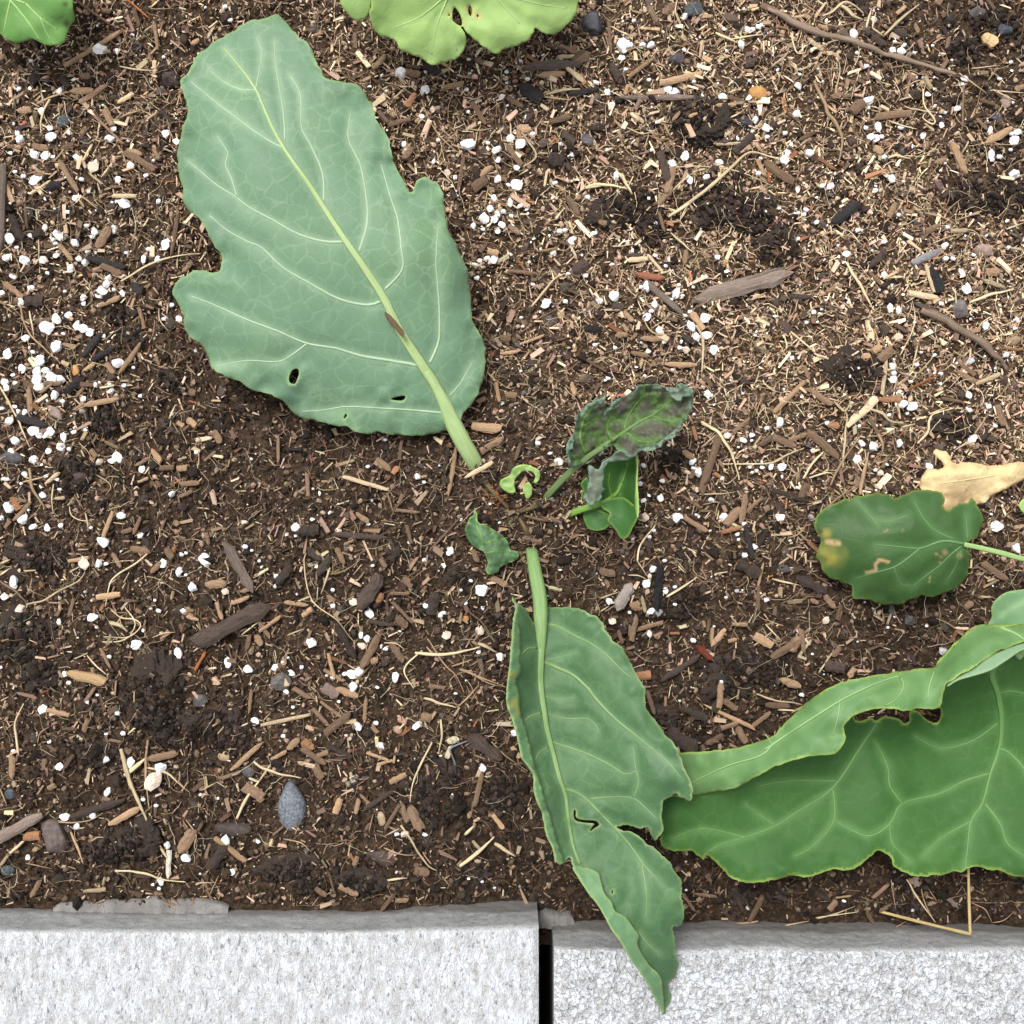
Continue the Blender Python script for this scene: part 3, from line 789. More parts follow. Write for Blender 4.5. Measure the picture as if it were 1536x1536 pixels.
# --- the largest, blue-green leaf
A_out = Z1([(560, 62), (600, 95), (640, 150), (690, 190), (712, 235), (735, 285), (762, 330), (790, 340), (850, 350), (905, 365), (940, 410), (970, 470),
    (985, 520), (1015, 560), (1035, 610), (1050, 670), (1080, 750), (1110, 803), (1128, 818), (1138, 800), (1150, 770), (1185, 755), (1230, 775), (1258, 815), (1270, 880),
    (1280, 950), (1305, 1020), (1345, 1090), (1368, 1160), (1378, 1230), (1385, 1310), (1395, 1380), (1430, 1440), (1448, 1490)]) + \
    Z2([(1395, 450), (1390, 530), (1375, 600), (1345, 660), (1310, 700), (1297, 735), (1275, 760), (1252, 780), (1190, 795), (1090, 805), (1000, 800), (940, 790), (900, 797),
    (860, 785), (825, 770), (770, 760), (700, 745), (650, 735), (610, 722), (585, 690), (560, 665), (500, 632), (430, 615), (385, 585), (330, 565),
    (290, 545), (258, 520), (255, 480), (240, 445), (200, 415), (165, 385), (150, 350), (155, 310), (130, 260), (108, 210), (120, 175), (160, 145),
    (210, 125), (260, 130), (296, 130), (308, 105)]) + \
    Z1([(315, 1085), (280, 1040), (255, 980), (210, 920), (165, 880), (150, 850), (155, 800), (140, 750), (130, 660), (145, 600), (155, 540), (175, 490),
    (170, 430), (150, 380), (145, 345), (185, 300), (205, 245), (260, 205), (310, 165), (360, 140), (400, 110), (440, 85), (500, 78)])
A_mid = Z2([(1270, 770), (1200, 620), (1130, 510), (1040, 370)]) + Z1([(1010, 1270), (920, 1130), (830, 1000), (740, 860), (660, 740), (590, 640), (530, 530), (470, 390), (400, 290), (330, 205)])
A_v = [(A_mid, 17, 2.4),
    (Z1([(590, 632), (540, 610), (460, 560), (380, 500), (300, 440), (240, 390), (190, 350)]), 2.6, 1.2),
    (Z1([(840, 1030), (760, 1030), (650, 1000), (540, 940), (430, 880), (380, 840), (300, 790), (240, 740), (180, 690)]), 4.0, 1.2),
    (Z1([(385, 840), (360, 760), (335, 700), (345, 650), (300, 580)]), 2.0, 1.0),
    (Z1([(1000, 1285), (940, 1300), (820, 1275), (700, 1210), (580, 1140), (490, 1055), (430, 1030), (340, 980), (270, 920)]), 4.2, 1.2),
    (Z2([(1120, 515), (1000, 495), (880, 475), (780, 445), (660, 425), (540, 375), (420, 330), (320, 285), (250, 255), (180, 230)]), 4.8, 1.4),
    (Z2([(660, 425), (600, 470), (540, 500), (420, 495), (330, 510), (280, 520)]), 2.4, 1.1),
    (Z2([(1235, 712), (1100, 700), (940, 690), (820, 685), (720, 700), (640, 705)]), 3.2, 1.2),
    (Z1([(590, 600), (585, 500), (570, 400), (550, 280), (545, 180)]), 2.0, 1.0),
    (Z1([(755, 860), (750, 740), (700, 620), (660, 540), (655, 400), (610, 320)]), 2.8, 1.1),
    (Z1([(905, 1075), (940, 950), (935, 830), (910, 700), (860, 590), (870, 480)]), 3.6, 1.2),
    (Z1([(1015, 1235), (1090, 1150), (1085, 1050), (1070, 930), (1040, 840), (1000, 700)]), 3.6, 1.2),
    (Z2([(1165, 505), (1200, 420), (1205, 330), (1200, 220), (1190, 100), (1195, 0)]) + Z1([(1245, 960)]), 4.0, 1.2),
    (Z2([(1245, 640), (1290, 590), (1340, 500)]), 2.4, 1.0),
    (Z1([(465, 380), (480, 300), (490, 220), (470, 160)]), 1.8, 0.9),
    (Z1([(470, 382), (400, 380), (330, 350), (270, 300)]), 1.8, 0.9)]
zA = tps([(712, 700, .005), (690, 640, .010), (640, 550, .017), (560, 430, .023), (480, 300, .026), (400, 150, .024), (415, 25, .016), (280, 120, .020),
    (270, 230, .021), (290, 330, .022), (262, 440, .017), (320, 540, .016), (440, 620, .013), (560, 650, .011), (640, 650, .010), (725, 540, .012),
    (700, 400, .017), (655, 280, .020), (600, 250, .021), (550, 150, .020), (480, 80, .020), (400, 400, .026), (420, 520, .022), (620, 380, .026), (400, 250, .0285), (360, 170, .0265)])
L_A = build_leaf('leaf', A_out, zA, M_A, seed, A_v, [Z2([(588, 588), (584, 565), (600, 535), (622, 530), (626, 552), (612, 592)]), Z2([(1003, 655), (1030, 645), (1064, 641), (1056, 659), (1030, 660)]), Z2([(810, 736), (819, 712), (824, 725)])],
    pucker=0.0006, wave=0.0026, wlen=44, edge_w=3.0, jag=1.5, seed=2)
L_A['obj']['label'] = 'largest blue-green leaf with pale midrib and small chewed holes'
add_veins(L_A, A_v, M_Av, {0: 'midrib'}); L_A['obj'].children[0].data.materials[0] = M_Am
petiole(L_A['obj'], [(724, 722, -.004), (712, 694, .004)] + [(*Z2([(1300, 830)])[0], .0085), (*Z2([(1262, 755)])[0], .0105), (*Z2([(1215, 650)])[0], .0135), (*Z2([(1150, 540)])[0], .0165)], (22, 25, 25, 17, 9), M_Am)

# --- the leaf that hangs over the concrete
B_out = Z4([(420, 285), (440, 305), (540, 300), (620, 305), (690, 340), (770, 380), (800, 440), (850, 510), (910, 560), (945, 625), (985, 690), (1010, 760), (1055, 820),
    (1060, 880), (1062, 950), (1120, 1020), (1180, 1110), (1240, 1180), (1280, 1250), (1320, 1350), (1352, 1420)]) + \
    Z5([(1035, 250), (1015, 298), (985, 290), (940, 265), (905, 280), (860, 310), (862, 400), (862, 470), (820, 525), (795, 490), (785, 455), (740, 455),
    (650, 435), (605, 445), (640, 465), (700, 480), (780, 535), (850, 590), (910, 650), (940, 700), (968, 745), (970, 830), (982, 935), (970, 990), (920, 1005),
    (940, 1060), (935, 1130), (950, 1200), (940, 1270), (890, 1320), (905, 1390), (880, 1470), (868, 1480), (830, 1400), (770, 1290), (700, 1190), (640, 1090),
    (580, 1000), (520, 890), (450, 800), (400, 720), (360, 640), (345, 612), (305, 655), (280, 640), (285, 610), (260, 560), (230, 500), (215, 440), (200, 370),
    (165, 280), (155, 220), (150, 150), (100, 80)]) + \
    Z4([(275, 1270), (245, 1130), (215, 1030), (180, 930), (178, 840), (195, 690), (205, 580), (215, 480), (220, 370), (225, 300), (205, 232), (220, 240), (245, 285), (290, 300), (320, 345), (345, 400), (395, 395), (415, 340)])
B_mid = Z4([(387, 345), (390, 500), (385, 650), (385, 800), (405, 950), (430, 1100), (470, 1250), (510, 1400), (545, 1500)]) + Z5([(330, 300), (342, 400), (365, 540), (405, 650)])
B_v = [(B_mid, 14, 4),
    (Z4([(415, 410), (500, 425), (600, 480), (700, 530), (800, 600), (880, 680), (960, 750)]), 4.5, 1.2),
    (Z4([(405, 650), (500, 690), (600, 740), (690, 820), (760, 910), (870, 1020), (970, 1100), (1080, 1190), (1200, 1290), (1290, 1400)]), 6.0, 1.3),
    (Z4([(365, 565), (310, 565), (270, 600), (255, 650)]), 4.0, 2.0),
    (Z4([(395, 980), (330, 995), (285, 1030)]), 4.0, 2.0), (Z4([(440, 1200), (380, 1230), (355, 1280)]), 3.0, 1.5),
    (Z4([(420, 985), (560, 1015), (690, 1015), (750, 1070), (750, 1120)]), 2.4, 1.0),
    (Z4([(460, 1165), (600, 1210), (730, 1260), (830, 1310), (930, 1370), (1000, 1350), (1010, 1400)]), 3.2, 1.2),
    (Z5([(315, 235), (380, 250), (440, 290), (520, 370), (600, 450), (680, 540), (750, 640), (800, 700), (880, 790)]), 4.6, 1.2),
    (Z5([(460, 290), (560, 280), (700, 285), (790, 360), (830, 400)]), 2.8, 1.1), (Z5([(700, 285), (730, 200), (715, 130), (700, 0)]), 2.2, 1.0),
    (Z5([(750, 650), (765, 750), (775, 830), (770, 950)]), 2.2, 1.0), (Z5([(735, 1030), (780, 1090), (850, 1150)]), 2.2, 1.0),
    (Z4([(410, 870), (500, 890), (600, 880)]), 1.8, 1.0), (Z4([(415, 640), (520, 620), (620, 590)]), 1.6, 0.9)]
zB = tps([(797, 822, .004), (808, 890, .013), (812, 940, .0165), (811, 1020, .020), (830, 1130, .024), (848, 1230, .027), (865, 1300, .031), (900, 1345, .034),
    (775, 900, .026), (768, 980, .033), (762, 1060, .036), (785, 1140, .036), (805, 1200, .036), (830, 1290, .036), (880, 912, .020), (940, 990, .027), (985, 1085, .035), (1038, 1190, .040),
    (880, 1010, .024), (920, 1100, .029), (930, 1170, .032), (990, 1220, .037), (985, 1255, .036), (960, 1240, .033), (990, 1280, .036), (1022, 1330, .036), (1024, 1390, .034), (1010, 1450, .031),
    (995, 1515, .0285), (905, 1390, .042), (945, 1440, .040), (975, 1490, .034), (960, 1340, .037), (980, 1420, .036)])
L_B = build_leaf('leaf', B_out, zB, M_B, seed, B_v, [Z5([(372, 350), (384, 356), (387, 393), (430, 406), (490, 410), (514, 432), (492, 448), (458, 468), (478, 440), (484, 427), (425, 420), (376, 404)]), Z5([(580, 815), (583, 796), (590, 794), (588, 812)])],
    pucker=0.0012, wave=0.0018, wlen=34, edge_w=3.0, jag=1.5, seed=3, step=3.6)
L_B['obj']['label'] = 'long green leaf draped over the concrete with a torn edge'
add_veins(L_B, B_v, M_Bv, {0: 'midrib'}); L_B['obj'].children[0].data.materials[0] = M_Bp
petiole(L_B['obj'], [(793, 806, -.008), (797, 824, .003), (803, 860, .010), (810, 900, .0145), (811, 945, .0180), (811, 1000, .0200)], (17, 19, 21, 21, 16, 9), M_Bp)
# its two rolled-up margins
Br_in = Z4([(252, 420), (262, 560), (256, 640), (262, 720), (232, 765), (250, 850), (256, 950), (276, 1040), (300, 1090), (345, 1290)]) + Z5([(215, 300), (255, 430), (285, 540), (318, 640)])
Br_out = Z5([(276, 638), (256, 560), (226, 500), (211, 440), (196, 370), (161, 280), (151, 220), (146, 150), (98, 80)]) + Z4([(270, 1270), (240, 1130), (210, 1030), (175, 930), (173, 840), (190, 690), (200, 580), (210, 480), (217, 390)])
zBr = lambda u, v: zB(u, v) + 0.0035
def paint_roll(P, vals, de, dv):
    for c, r in ((Z4([(225, 920)])[0], 9), (Z4([(205, 740)])[0], 7), (Z4([(240, 985)])[0], 5)): vals['yellow'] = np.maximum(vals['yellow'], 0.8 * spot(P, c, r))
L_Br = build_leaf('rolled_margin', Br_in + Br_out, zBr, M_Bu, L_B['obj'], [], paint=paint_roll, wave=0.0012, wlen=18, edge_w=2.4, seed=4, step=3.4)
Bf_in = Z5([(495, 690), (520, 740), (540, 810), (580, 860), (600, 910), (660, 945), (700, 1000), (735, 1050), (725, 1100), (790, 1210), (850, 1270), (865, 1350), (872, 1430), (868, 1484)])
Bf_out = Z5([(826, 1402), (766, 1292), (696, 1192), (636, 1092), (576, 1002), (516, 892), (446, 802), (396, 722), (370, 660)])
L_Bf = build_leaf('rolled_margin', Bf_in + Bf_out, lambda u, v: zB(u, v) + 0.0032, M_Bu, L_B['obj'], [], wave=0.0009, wlen=22, edge_w=2.6, seed=5, step=3.4)

# --- the crinkled purple-green leaf
D_out = Z8([(150, 830), (125, 700), (120, 640), (150, 590), (180, 520), (200, 440), (190, 380), (240, 340), (290, 280), (350, 250), (420, 220), (455, 180), (470, 200), (440, 250), (470, 300), (500, 300), (520, 250),
    (600, 215), (660, 190), (720, 150), (745, 120), (790, 105), (880, 100), (950, 105), (1010, 135), (1060, 120), (1105, 140), (1112, 100), (1140, 90), (1190, 115), (1225, 160), (1245, 220), (1225, 300), (1200, 370),
    (1130, 470), (1080, 540), (1000, 600), (940, 650), (860, 680), (780, 690), (740, 700), (720, 740), (660, 740), (610, 700), (580, 690), (530, 645), (490, 655), (430, 715), (360, 752), (310, 800), (240, 805)])
D_v = [(Z8([(280, 760), (400, 670), (520, 590), (640, 510), (760, 430), (880, 370), (960, 310), (1050, 235)]), 7.5, 2.2),
    (Z8([(300, 730), (260, 640), (240, 550), (265, 430), (320, 310)]), 4.0, 2.2), (Z8([(520, 585), (480, 500), (490, 410), (520, 380), (500, 310)]), 2.8, 1.2),
    (Z8([(640, 500), (640, 440), (690, 330), (760, 240), (800, 190), (810, 120)]), 3.4, 1.4), (Z8([(940, 325), (905, 240), (890, 180)]), 1.8, 1.0),
    (Z8([(880, 373), (960, 410), (1050, 425), (1170, 390)]), 2.4, 1.1), (Z8([(650, 525), (720, 575), (790, 610), (950, 590)]), 2.4, 1.1),
    (Z8([(520, 380), (620, 430)]), 1.5, 1.0), (Z8([(530, 630), (600, 690)]), 2.0, 1.2), (Z8([(250, 795), (140, 710)]), 1.8, 1.0), (Z8([(270, 465), (390, 395)]), 1.3, 0.8),
    (Z8([(420, 620), (400, 540), (300, 540)]), 1.2, 0.7), (Z8([(760, 430), (740, 380), (690, 350)]), 1.2, 0.7)]
zD = tps([(815, 750, .005), (880, 688, .017), (940, 640, .024), (1010, 600, .028), (1040, 590, .030), (850, 680, .022), (860, 620, .027), (910, 595, .030), (970, 580, .032),
    (1030, 640, .032), (990, 670, .029), (950, 682, .026), (900, 680, .019), (900, 640, .021), (960, 610, .025), (990, 640, .026)])
def paint_D(P, vals, de, dv):
    vals['purple'] = np.clip(1.25 * (1 - np.exp(-(np.minimum(dv, 300) / 7.5) ** 2)) - 0.1, 0, 1) * (0.72 + 0.18 * VN[5](P[:, 0] / 30, P[:, 1] / 30))
    vals['edge'] = np.clip(1.25 - de / 5.5, 0, 1) * np.clip(0.75 + 0.6 * VN[6](P[:, 0] / 9, P[:, 1] / 9), 0, 1)
L_D = build_leaf('leaf', D_out, zD, M_D, seed, D_v, pucker=0.0014, wave=0.0022, wlen=9, paint=paint_D, jag=0.8, seed=6, step=2.6)
L_D['obj']['label'] = 'crinkled purple-green leaf with grey frilly margin'
M_Dw = mat_vein('vein_dull_green', lin(86, 114, 58), lin(98, 126, 68))
add_veins(L_D, D_v, M_Dw, {0: 'midrib'})
petiole(L_D['obj'], [(808, 760, -.005), (818, 747, .004), (845, 718, .011), (880, 687, .018), (905, 671, .0205)], (11, 10, 10, 9, 7), M_pet2)
# curled tip of that leaf
tipc = Z8([(1005, 130), (1060, 118), (1105, 140), (1112, 100), (1140, 88), (1190, 113), (1228, 160), (1215, 200), (1150, 205), (1135, 245), (1090, 235), (1040, 200), (1020, 165)])
def paint_tip(P, vals, de, dv): vals['purple'] = 0.5 * spot(P, Z8([(1060, 170)])[0], 12); vals['edge'] = np.clip(1.2 - de / 5, 0, 1)
build_leaf('curled_tip', tipc, lambda u, v: zD(u, v) + 0.0045, M_Eu, L_D['obj'], [], wave=0.002, wlen=10, paint=paint_tip, jag=0.8, seed=7, step=2.4)
# frilled flaps along its margin
for q in ([(120, 640), (165, 560), (190, 580), (170, 625), (185, 690), (150, 680), (150, 830), (130, 760)], [(240, 345), (300, 280), (360, 252), (425, 222), (460, 182), (468, 205), (440, 262), (370, 285), (300, 330), (250, 390)],
          [(470, 340), (500, 300), (525, 255), (600, 222), (560, 290), (520, 320), (460, 375)], [(735, 690), (830, 655), (910, 640), (1000, 560), (1090, 500), (1125, 470), (1080, 545), (1000, 602), (940, 655), (860, 682), (780, 692)]):
    build_leaf('frilled_margin', Z8(q), lambda u, v: zD(u, v) + 0.0032, M_Eu, L_D['obj'], [], wave=0.0018, wlen=8, jag=0.8, seed=1, step=2.4, paint=paint_tip)

# --- the folded green leaf beneath it
E_out = Z8([(430, 800), (560, 760), (680, 750), (735, 715), (746, 800), (738, 950), (746, 1080), (752, 1200), (742, 1290), (700, 1370), (680, 1420), (640, 1465), (590, 1455), (560, 1400), (512, 1340), (460, 1380),
    (380, 1395), (310, 1375), (275, 1310), (265, 1240), (330, 1190), (380, 1120), (420, 960)])
E_v = [(Z8([(330, 1190), (420, 1160), (500, 1110), (570, 1050), (605, 970)]), 9, 5), (Z8([(400, 1215), (500, 1255), (580, 1270), (620, 1330), (640, 1380)]), 3.2, 1.5), (Z8([(605, 970), (640, 880), (660, 790)]), 3, 1.5), (Z8([(520, 1090), (490, 980), (500, 880)]), 2, 1)]
zE = tps([(845, 775, .004), (880, 765, .007), (915, 755, .008), (932, 730, .006), (936, 705, .006), (955, 690, .018), (957, 740, .018), (957, 775, .016), (940, 806, .010), (885, 795, .009), (915, 785, .009), (905, 700, .012), (905, 730, .010), (940, 760, .009), (925, 770, .0095), (935, 740, .0045), (945, 740, .012)])
L_E = build_leaf('leaf', E_out, zE, M_E, seed, E_v, pucker=0.0006, wave=0.0006, wlen=30, edge_w=3.0, seed=2, step=2.8)
L_E['obj']['label'] = 'small deep green folded leaf tucked under the purple one'
add_veins(L_E, E_v, M_Dv, {0: 'midrib'})
lobe = Z8([(420, 1150), (480, 1120), (560, 1100), (620, 1100), (680, 1140), (715, 1170), (722, 1110), (735, 1130), (752, 1200), (742, 1290), (700, 1370), (680, 1420), (640, 1465), (590, 1455), (560, 1400), (512, 1340), (480, 1300), (500, 1240), (440, 1200)])
build_leaf('folded_lobe', lobe, lambda u, v: zE(u, v) + 0.0035, M_E, L_E['obj'], [], wave=0.0006, wlen=26, edge_w=3.0, seed=3, step=2.8)
build_leaf('folded_edge', Z8([(722, 730), (738, 715), (748, 800), (740, 950), (748, 1080), (755, 1200), (745, 1290), (728, 1240), (716, 1120), (725, 1000), (735, 850)]), lambda u, v: zE(u, v) + 0.004, M_J, L_E['obj'], [], edge_w=2, seed=3, step=2.6)
strip = Z8([(315, 815), (400, 850), (430, 790), (500, 755), (560, 700), (610, 690), (700, 730), (650, 765), (570, 785), (480, 800), (452, 900), (442, 1000), (472, 1028), (432, 1060), (420, 1130), (370, 1150), (330, 1212), (300, 1140), (270, 1100), (312, 1000), (308, 900)])
def paint_strip(P, vals, de, dv):
    vals['purple'] = np.clip(de / 7.0, 0, 1) * 0.9; vals['edge'] = np.clip(1.2 - de / 4.5, 0, 1)
sv = [(Z8([(400, 850), (380, 930), (385, 1040), (375, 1120)]), 2.2, 1.3)]
L_S = build_leaf('drooping_flap', strip, lambda u, v: zE(u, v) + 0.010, M_Eu, L_E['obj'], sv, wave=0.0014, wlen=12, paint=paint_strip, jag=0.9, seed=5, step=2.5)
build_leaf('side_lobe', Z8([(300, 925), (310, 1000), (272, 1100), (300, 1140), (270, 1120), (245, 1080), (262, 1030), (240, 985), (265, 945)]), lambda u, v: zE(u, v) + 0.003, M_E, L_E['obj'], [], edge_w=2.4, seed=3, step=2.6)
petiole(L_E['obj'], [(834, 781, -.004), (848, 775, .003), (862, 768, .007), (882, 761, .010), (900, 756, .0105), (915, 748, .0105)], (9, 9, 10, 10, 8, 6), M_Dv)

# --- the small leaf towards the bottom
F_out = Z3([(250, 775), (265, 800), (268, 850), (330, 875), (400, 920), (435, 965), (440, 995), (480, 1005), (475, 1040), (440, 1060), (385, 1085), (375, 1110), (330, 1125), (308, 1100), (320, 1070), (310, 1030), (290, 1000), (250, 980), (210, 935), (200, 890), (220, 840), (245, 810)])
zF = tps([(712, 762, .014), (700, 800, .008), (715, 825, .009), (726, 800, .016), (740, 790, .010), (760, 815, .009), (775, 830, .008), (745, 825, .014), (735, 858, .009), (722, 815, .013)])
F_v = [(Z3([(260, 800), (262, 870), (285, 920), (296, 990)]), 2.4, 1.6), (Z3([(300, 965), (350, 945), (425, 930)]), 2.0, 1.0), (Z3([(310, 1010), (370, 1000), (440, 1010)]), 1.8, 1.0), (Z3([(290, 920), (340, 900)]), 1.4, 0.9), (Z3([(330, 1030), (335, 1080)]), 1.4, 0.8)]
L_F = build_leaf('leaf', F_out, zF, M_B, seed, F_v, pucker=0.0016, wave=0.0016, wlen=12, edge_w=2.6, seed=6, step=2.6, jag=0.6)
L_F['obj']['label'] = 'small crumpled grey-green leaf'
add_veins(L_F, F_v, M_Dv, {0: 'midrib'})
petiole(L_F['obj'], [(766, 795, .001), (752, 806, .004), (738, 808, .009), (726, 806, .012)], (5, 5, 5, 4), M_pet)

# --- the two smallest seed leaves
zG0 = tps([(755, 725, .006), (770, 700, .010), (795, 700, .011), (805, 718, .009), (790, 740, .006), (760, 715, .007), (780, 690, .011)])
zG = lambda u, v: zG0(u, v) + 0.0045
G1 = build_leaf('seed_leaf', Z3([(385, 660), (390, 630), (435, 605), (450, 570), (490, 550), (540, 553), (580, 575), (595, 605), (580, 640), (560, 640), (570, 608), (545, 582), (500, 585), (470, 615), (458, 640), (462, 692), (420, 692)]), zG, M_J, seed, [], wave=0.001, wlen=14, edge_w=2, seed=2, step=2.4)
G2 = build_leaf('seed_leaf', Z3([(505, 665), (530, 640), (552, 668), (547, 710), (525, 728), (508, 695)]), zG, M_J, seed, [], wave=0.0008, wlen=14, edge_w=2, seed=3, step=2.4)
M_crown = mat_vein('crown_purple', lin(66, 38, 50), lin(84, 54, 58)); M_crown2 = mat_vein('crown_green', lin(70, 84, 42), lin(90, 98, 54))
for k in range(9):
    a = k * 0.73 + 0.3; ln = 10 + 9 * (k % 3)
    p = [(770 + 3 * math.cos(a), 768 + 3 * math.sin(a), 0.001), (770 + 0.5 * ln * math.cos(a), 768 + 0.45 * ln * math.sin(a), 0.0055), (770 + ln * math.cos(a + 0.2), 768 + 0.85 * ln * math.sin(a + 0.2), 0.0045)]
    petiole(seed, p, (7, 6, 3), M_crown if k % 2 else M_crown2, 'bud_shoot', sides=7, groove=False)

M_stub = mat_vein('stalk_brown', lin(78, 62, 42), lin(96, 84, 54)); M_rf = mat_vein('crown_fibre', lin(120, 70, 34), lin(150, 96, 52))
for pts, w in (([(812, 756, .006), (794, 763, .0085), (778, 768, .006)], (8, 6, 5)), ([(838, 779, .004), (814, 780, .0075), (786, 773, .006)], (7, 5, 4)), ([(797, 815, .003), (789, 796, .0075), (779, 777, .006)], (11, 7, 5)), ([(720, 712, .003), (740, 738, .0075), (762, 762, .006)], (12, 7, 5))):
    petiole(seed, pts, w, M_stub, 'stalk_base', sides=8)
rc = random.Random(5)
for k in range(22):
    a = rc.uniform(0, 6.28); u0, v0 = 744 + rc.gauss(0, 7), 748 + rc.gauss(0, 6); l = rc.uniform(6, 14); b_ = rc.uniform(-1, 1)
    petiole(seed, [(u0, v0, .006), (u0 + l * 0.5 * math.cos(a), v0 + l * 0.5 * math.sin(a), .0085), (u0 + l * math.cos(a + b_), v0 + l * math.sin(a + b_), .0065)], (1.5, 1.5, 1.0), M_rf, 'crown_fibre', sides=5, groove=False)

# ======== the plant whose leaves come in from the right-hand edge of the bed
big = plant('cabbage_plant', 1690, 870, 'large deep green cabbage plant with a folded leaf near the coarse concrete block', 'cabbage plant')
C_out = Z7([(85, 1050), (75, 1062), (110, 1105), (215, 1115), (252, 1150), (265, 1130), (295, 1150), (340, 1190), (380, 1228), (450, 1235), (550, 1225), (600, 1210), (680, 1210), (760, 1185), (840, 1185), (900, 1150), (948, 1112),
    (985, 1125), (1005, 1145), (1025, 1180), (1080, 1205), (1160, 1210), (1250, 1195), (1290, 1195), (1320, 1175), (1400, 1185), (1450, 1190), (1480, 1210), (1560, 1215), (1680, 1190), (1800, 1130), (1880, 1020), (1940, 860), (1930, 660), (1880, 480),
    (1800, 330), (1700, 240), (1600, 210), (1536, 205), (1420, 212), (1310, 240), (1200, 350), (1180, 380), (1100, 390), (1000, 405), (900, 420), (800, 445), (720, 485), (640, 550), (560, 625), (520, 685), (400, 735), (280, 760), (165, 790), (80, 830), (70, 900)])
C_hole = Z7([(858, 578), (880, 594), (925, 580), (945, 592), (975, 574), (1035, 582), (1058, 602), (1078, 592), (1078, 558), (1110, 552), (1150, 587), (1190, 597), (1202, 545), (1150, 500), (1000, 480), (880, 520)])
C_v = [(Z7([(1530, 300), (1455, 330), (1410, 400), (1432, 480), (1447, 580), (1440, 690), (1400, 810), (1370, 920), (1325, 990), (1310, 1100), (1300, 1180)]), 11, 1.6),
    (Z7([(1440, 700), (1480, 720), (1536, 780), (1600, 880)]), 4.0, 1.4), (Z7([(1400, 800), (1300, 830), (1200, 880), (1050, 920), (1000, 1000), (910, 1050), (780, 990)]), 3.4, 1.2),
    (Z7([(1380, 920), (1440, 1000), (1470, 1080), (1536, 1130)]), 3.0, 1.1), (Z7([(1325, 990), (1200, 1060), (1130, 1130)]), 2.6, 1.0),
    (Z7([(945, 605), (880, 700), (770, 860), (650, 940), (540, 1010), (420, 1055), (330, 1080), (270, 1115)]), 3.4, 1.3), (Z7([(772, 862), (775, 990), (690, 1090), (620, 1130)]), 2.6, 1.0),
    (Z7([(1050, 920), (1000, 850), (990, 770), (940, 670)]), 2.2, 1.0), (Z7([(790, 830), (600, 830), (480, 850)]), 1.8, 0.9), (Z7([(1430, 600), (1330, 670), (1200, 700), (1100, 650)]), 2.2, 1.0),
    (Z7([(540, 1005), (470, 960), (420, 920)]), 1.5, 0.9), (Z7([(1000, 1000), (1010, 1080), (1080, 1150)]), 1.7, 0.9), (Z7([(420, 1055), (250, 1020), (130, 1060)]), 1.7, 0.9), (Z7([(1536, 480), (1480, 470), (1430, 480)]), 2, 1)]
zC = tps([(990, 1260, .016), (1060, 1290, .021), (1110, 1322, .026), (1200, 1312, .027), (1310, 1280, .026), (1370, 1312, .028), (1460, 1302, .029), (1536, 1312, .030), (1650, 1250, .030),
    (1000, 1160, .020), (1060, 1150, .030), (1160, 1108, .0395), (1230, 1040, .044), (1330, 1008, .046), (1405, 1002, .047), (1450, 950, .048), (1500, 938, .048), (1600, 945, .046), (1690, 1020, .040),
    (1040, 1220, .0215), (1130, 1210, .0195), (1210, 1160, .0195), (1290, 1100, .019), (1400, 1080, .020), (1490, 1060, .022), (1250, 1230, .0215), (1150, 1265, .0225), (1380, 1180, .0185), (1480, 1200, .022), (1440, 1250, .024), (1600, 1100, .024),
    (1330, 1180, .022), (1060, 1180, .026), (1200, 1105, .026)])
L_C = build_leaf('leaf', C_out, zC, M_C, big, C_v, [C_hole], pucker=0.0009, wave=0.0020, wlen=38, edge_w=3.0, jag=1.5, seed=5, step=4.4)
L_C['obj']['label'] = 'broad deep green leaf with pale veins and folded upper margin'
add_veins(L_C, C_v, M_Cv, {0: 'midrib'})
Cf_top = Z7([(60, 745), (150, 722), (280, 710), (400, 693), (520, 658), (560, 618), (640, 543), (720, 478), (800, 438), (900, 413), (1000, 398), (1100, 383), (1180, 373), (1200, 343), (1260, 278), (1310, 233), (1360, 208), (1420, 206), (1480, 206), (1536, 200), (1640, 200), (1720, 215)])
Cf_mar = Z7([(1760, 250), (1660, 262), (1600, 268), (1536, 275), (1450, 305), (1400, 330), (1330, 380), (1270, 412), (1228, 442), (1212, 480), (1202, 528), (1172, 545), (1110, 540), (1075, 552), (1000, 540), (930, 545), (870, 560), (830, 590), (815, 625), (822, 668), (800, 700), (770, 725), (720, 725),
    (640, 740), (560, 765), (480, 805), (400, 850), (320, 870), (210, 887), (130, 893), (70, 880)])
CfV = [(Z7([(500, 705), (620, 625), (720, 560), (800, 510), (900, 460), (1000, 420), (1040, 412)]), 2.4, 1.4), (Z7([(530, 685), (480, 730), (350, 770), (200, 840)]), 2.0, 1.0), (Z7([(1040, 412), (1055, 450), (1030, 500), (980, 530)]), 2.0, 1.0),
    (Z7([(800, 515), (790, 580), (770, 650)]), 1.8, 0.9), (Z7([(1180, 385), (1160, 440), (1150, 500)]), 1.8, 0.9), (Z7([(530, 685), (500, 640)]), 1.6, 0.9), (Z7([(1440, 215), (1500, 240), (1536, 265)]), 3.4, 2.2)]
zCf = tps([(1016, 1129, .022), (1060, 1127, .031), (1160, 1107, .0405), (1200, 1062, .0445), (1230, 1040, .045), (1330, 1008, .047), (1405, 1000, .048), (1450, 950, .049), (1500, 938, .049), (1600, 940, .048),
    (1010, 1195, .025), (1110, 1180, .037), (1200, 1145, .049), (1268, 1110, .052), (1270, 1080, .053), (1340, 1062, .055), (1410, 1062, .056), (1425, 1020, .057), (1480, 985, .057), (1536, 963, .056), (1620, 955, .054),
    (1130, 1140, .040), (1250, 1070, .0515), (1350, 1035, .053), (1450, 985, .054), (1540, 950, .053)])
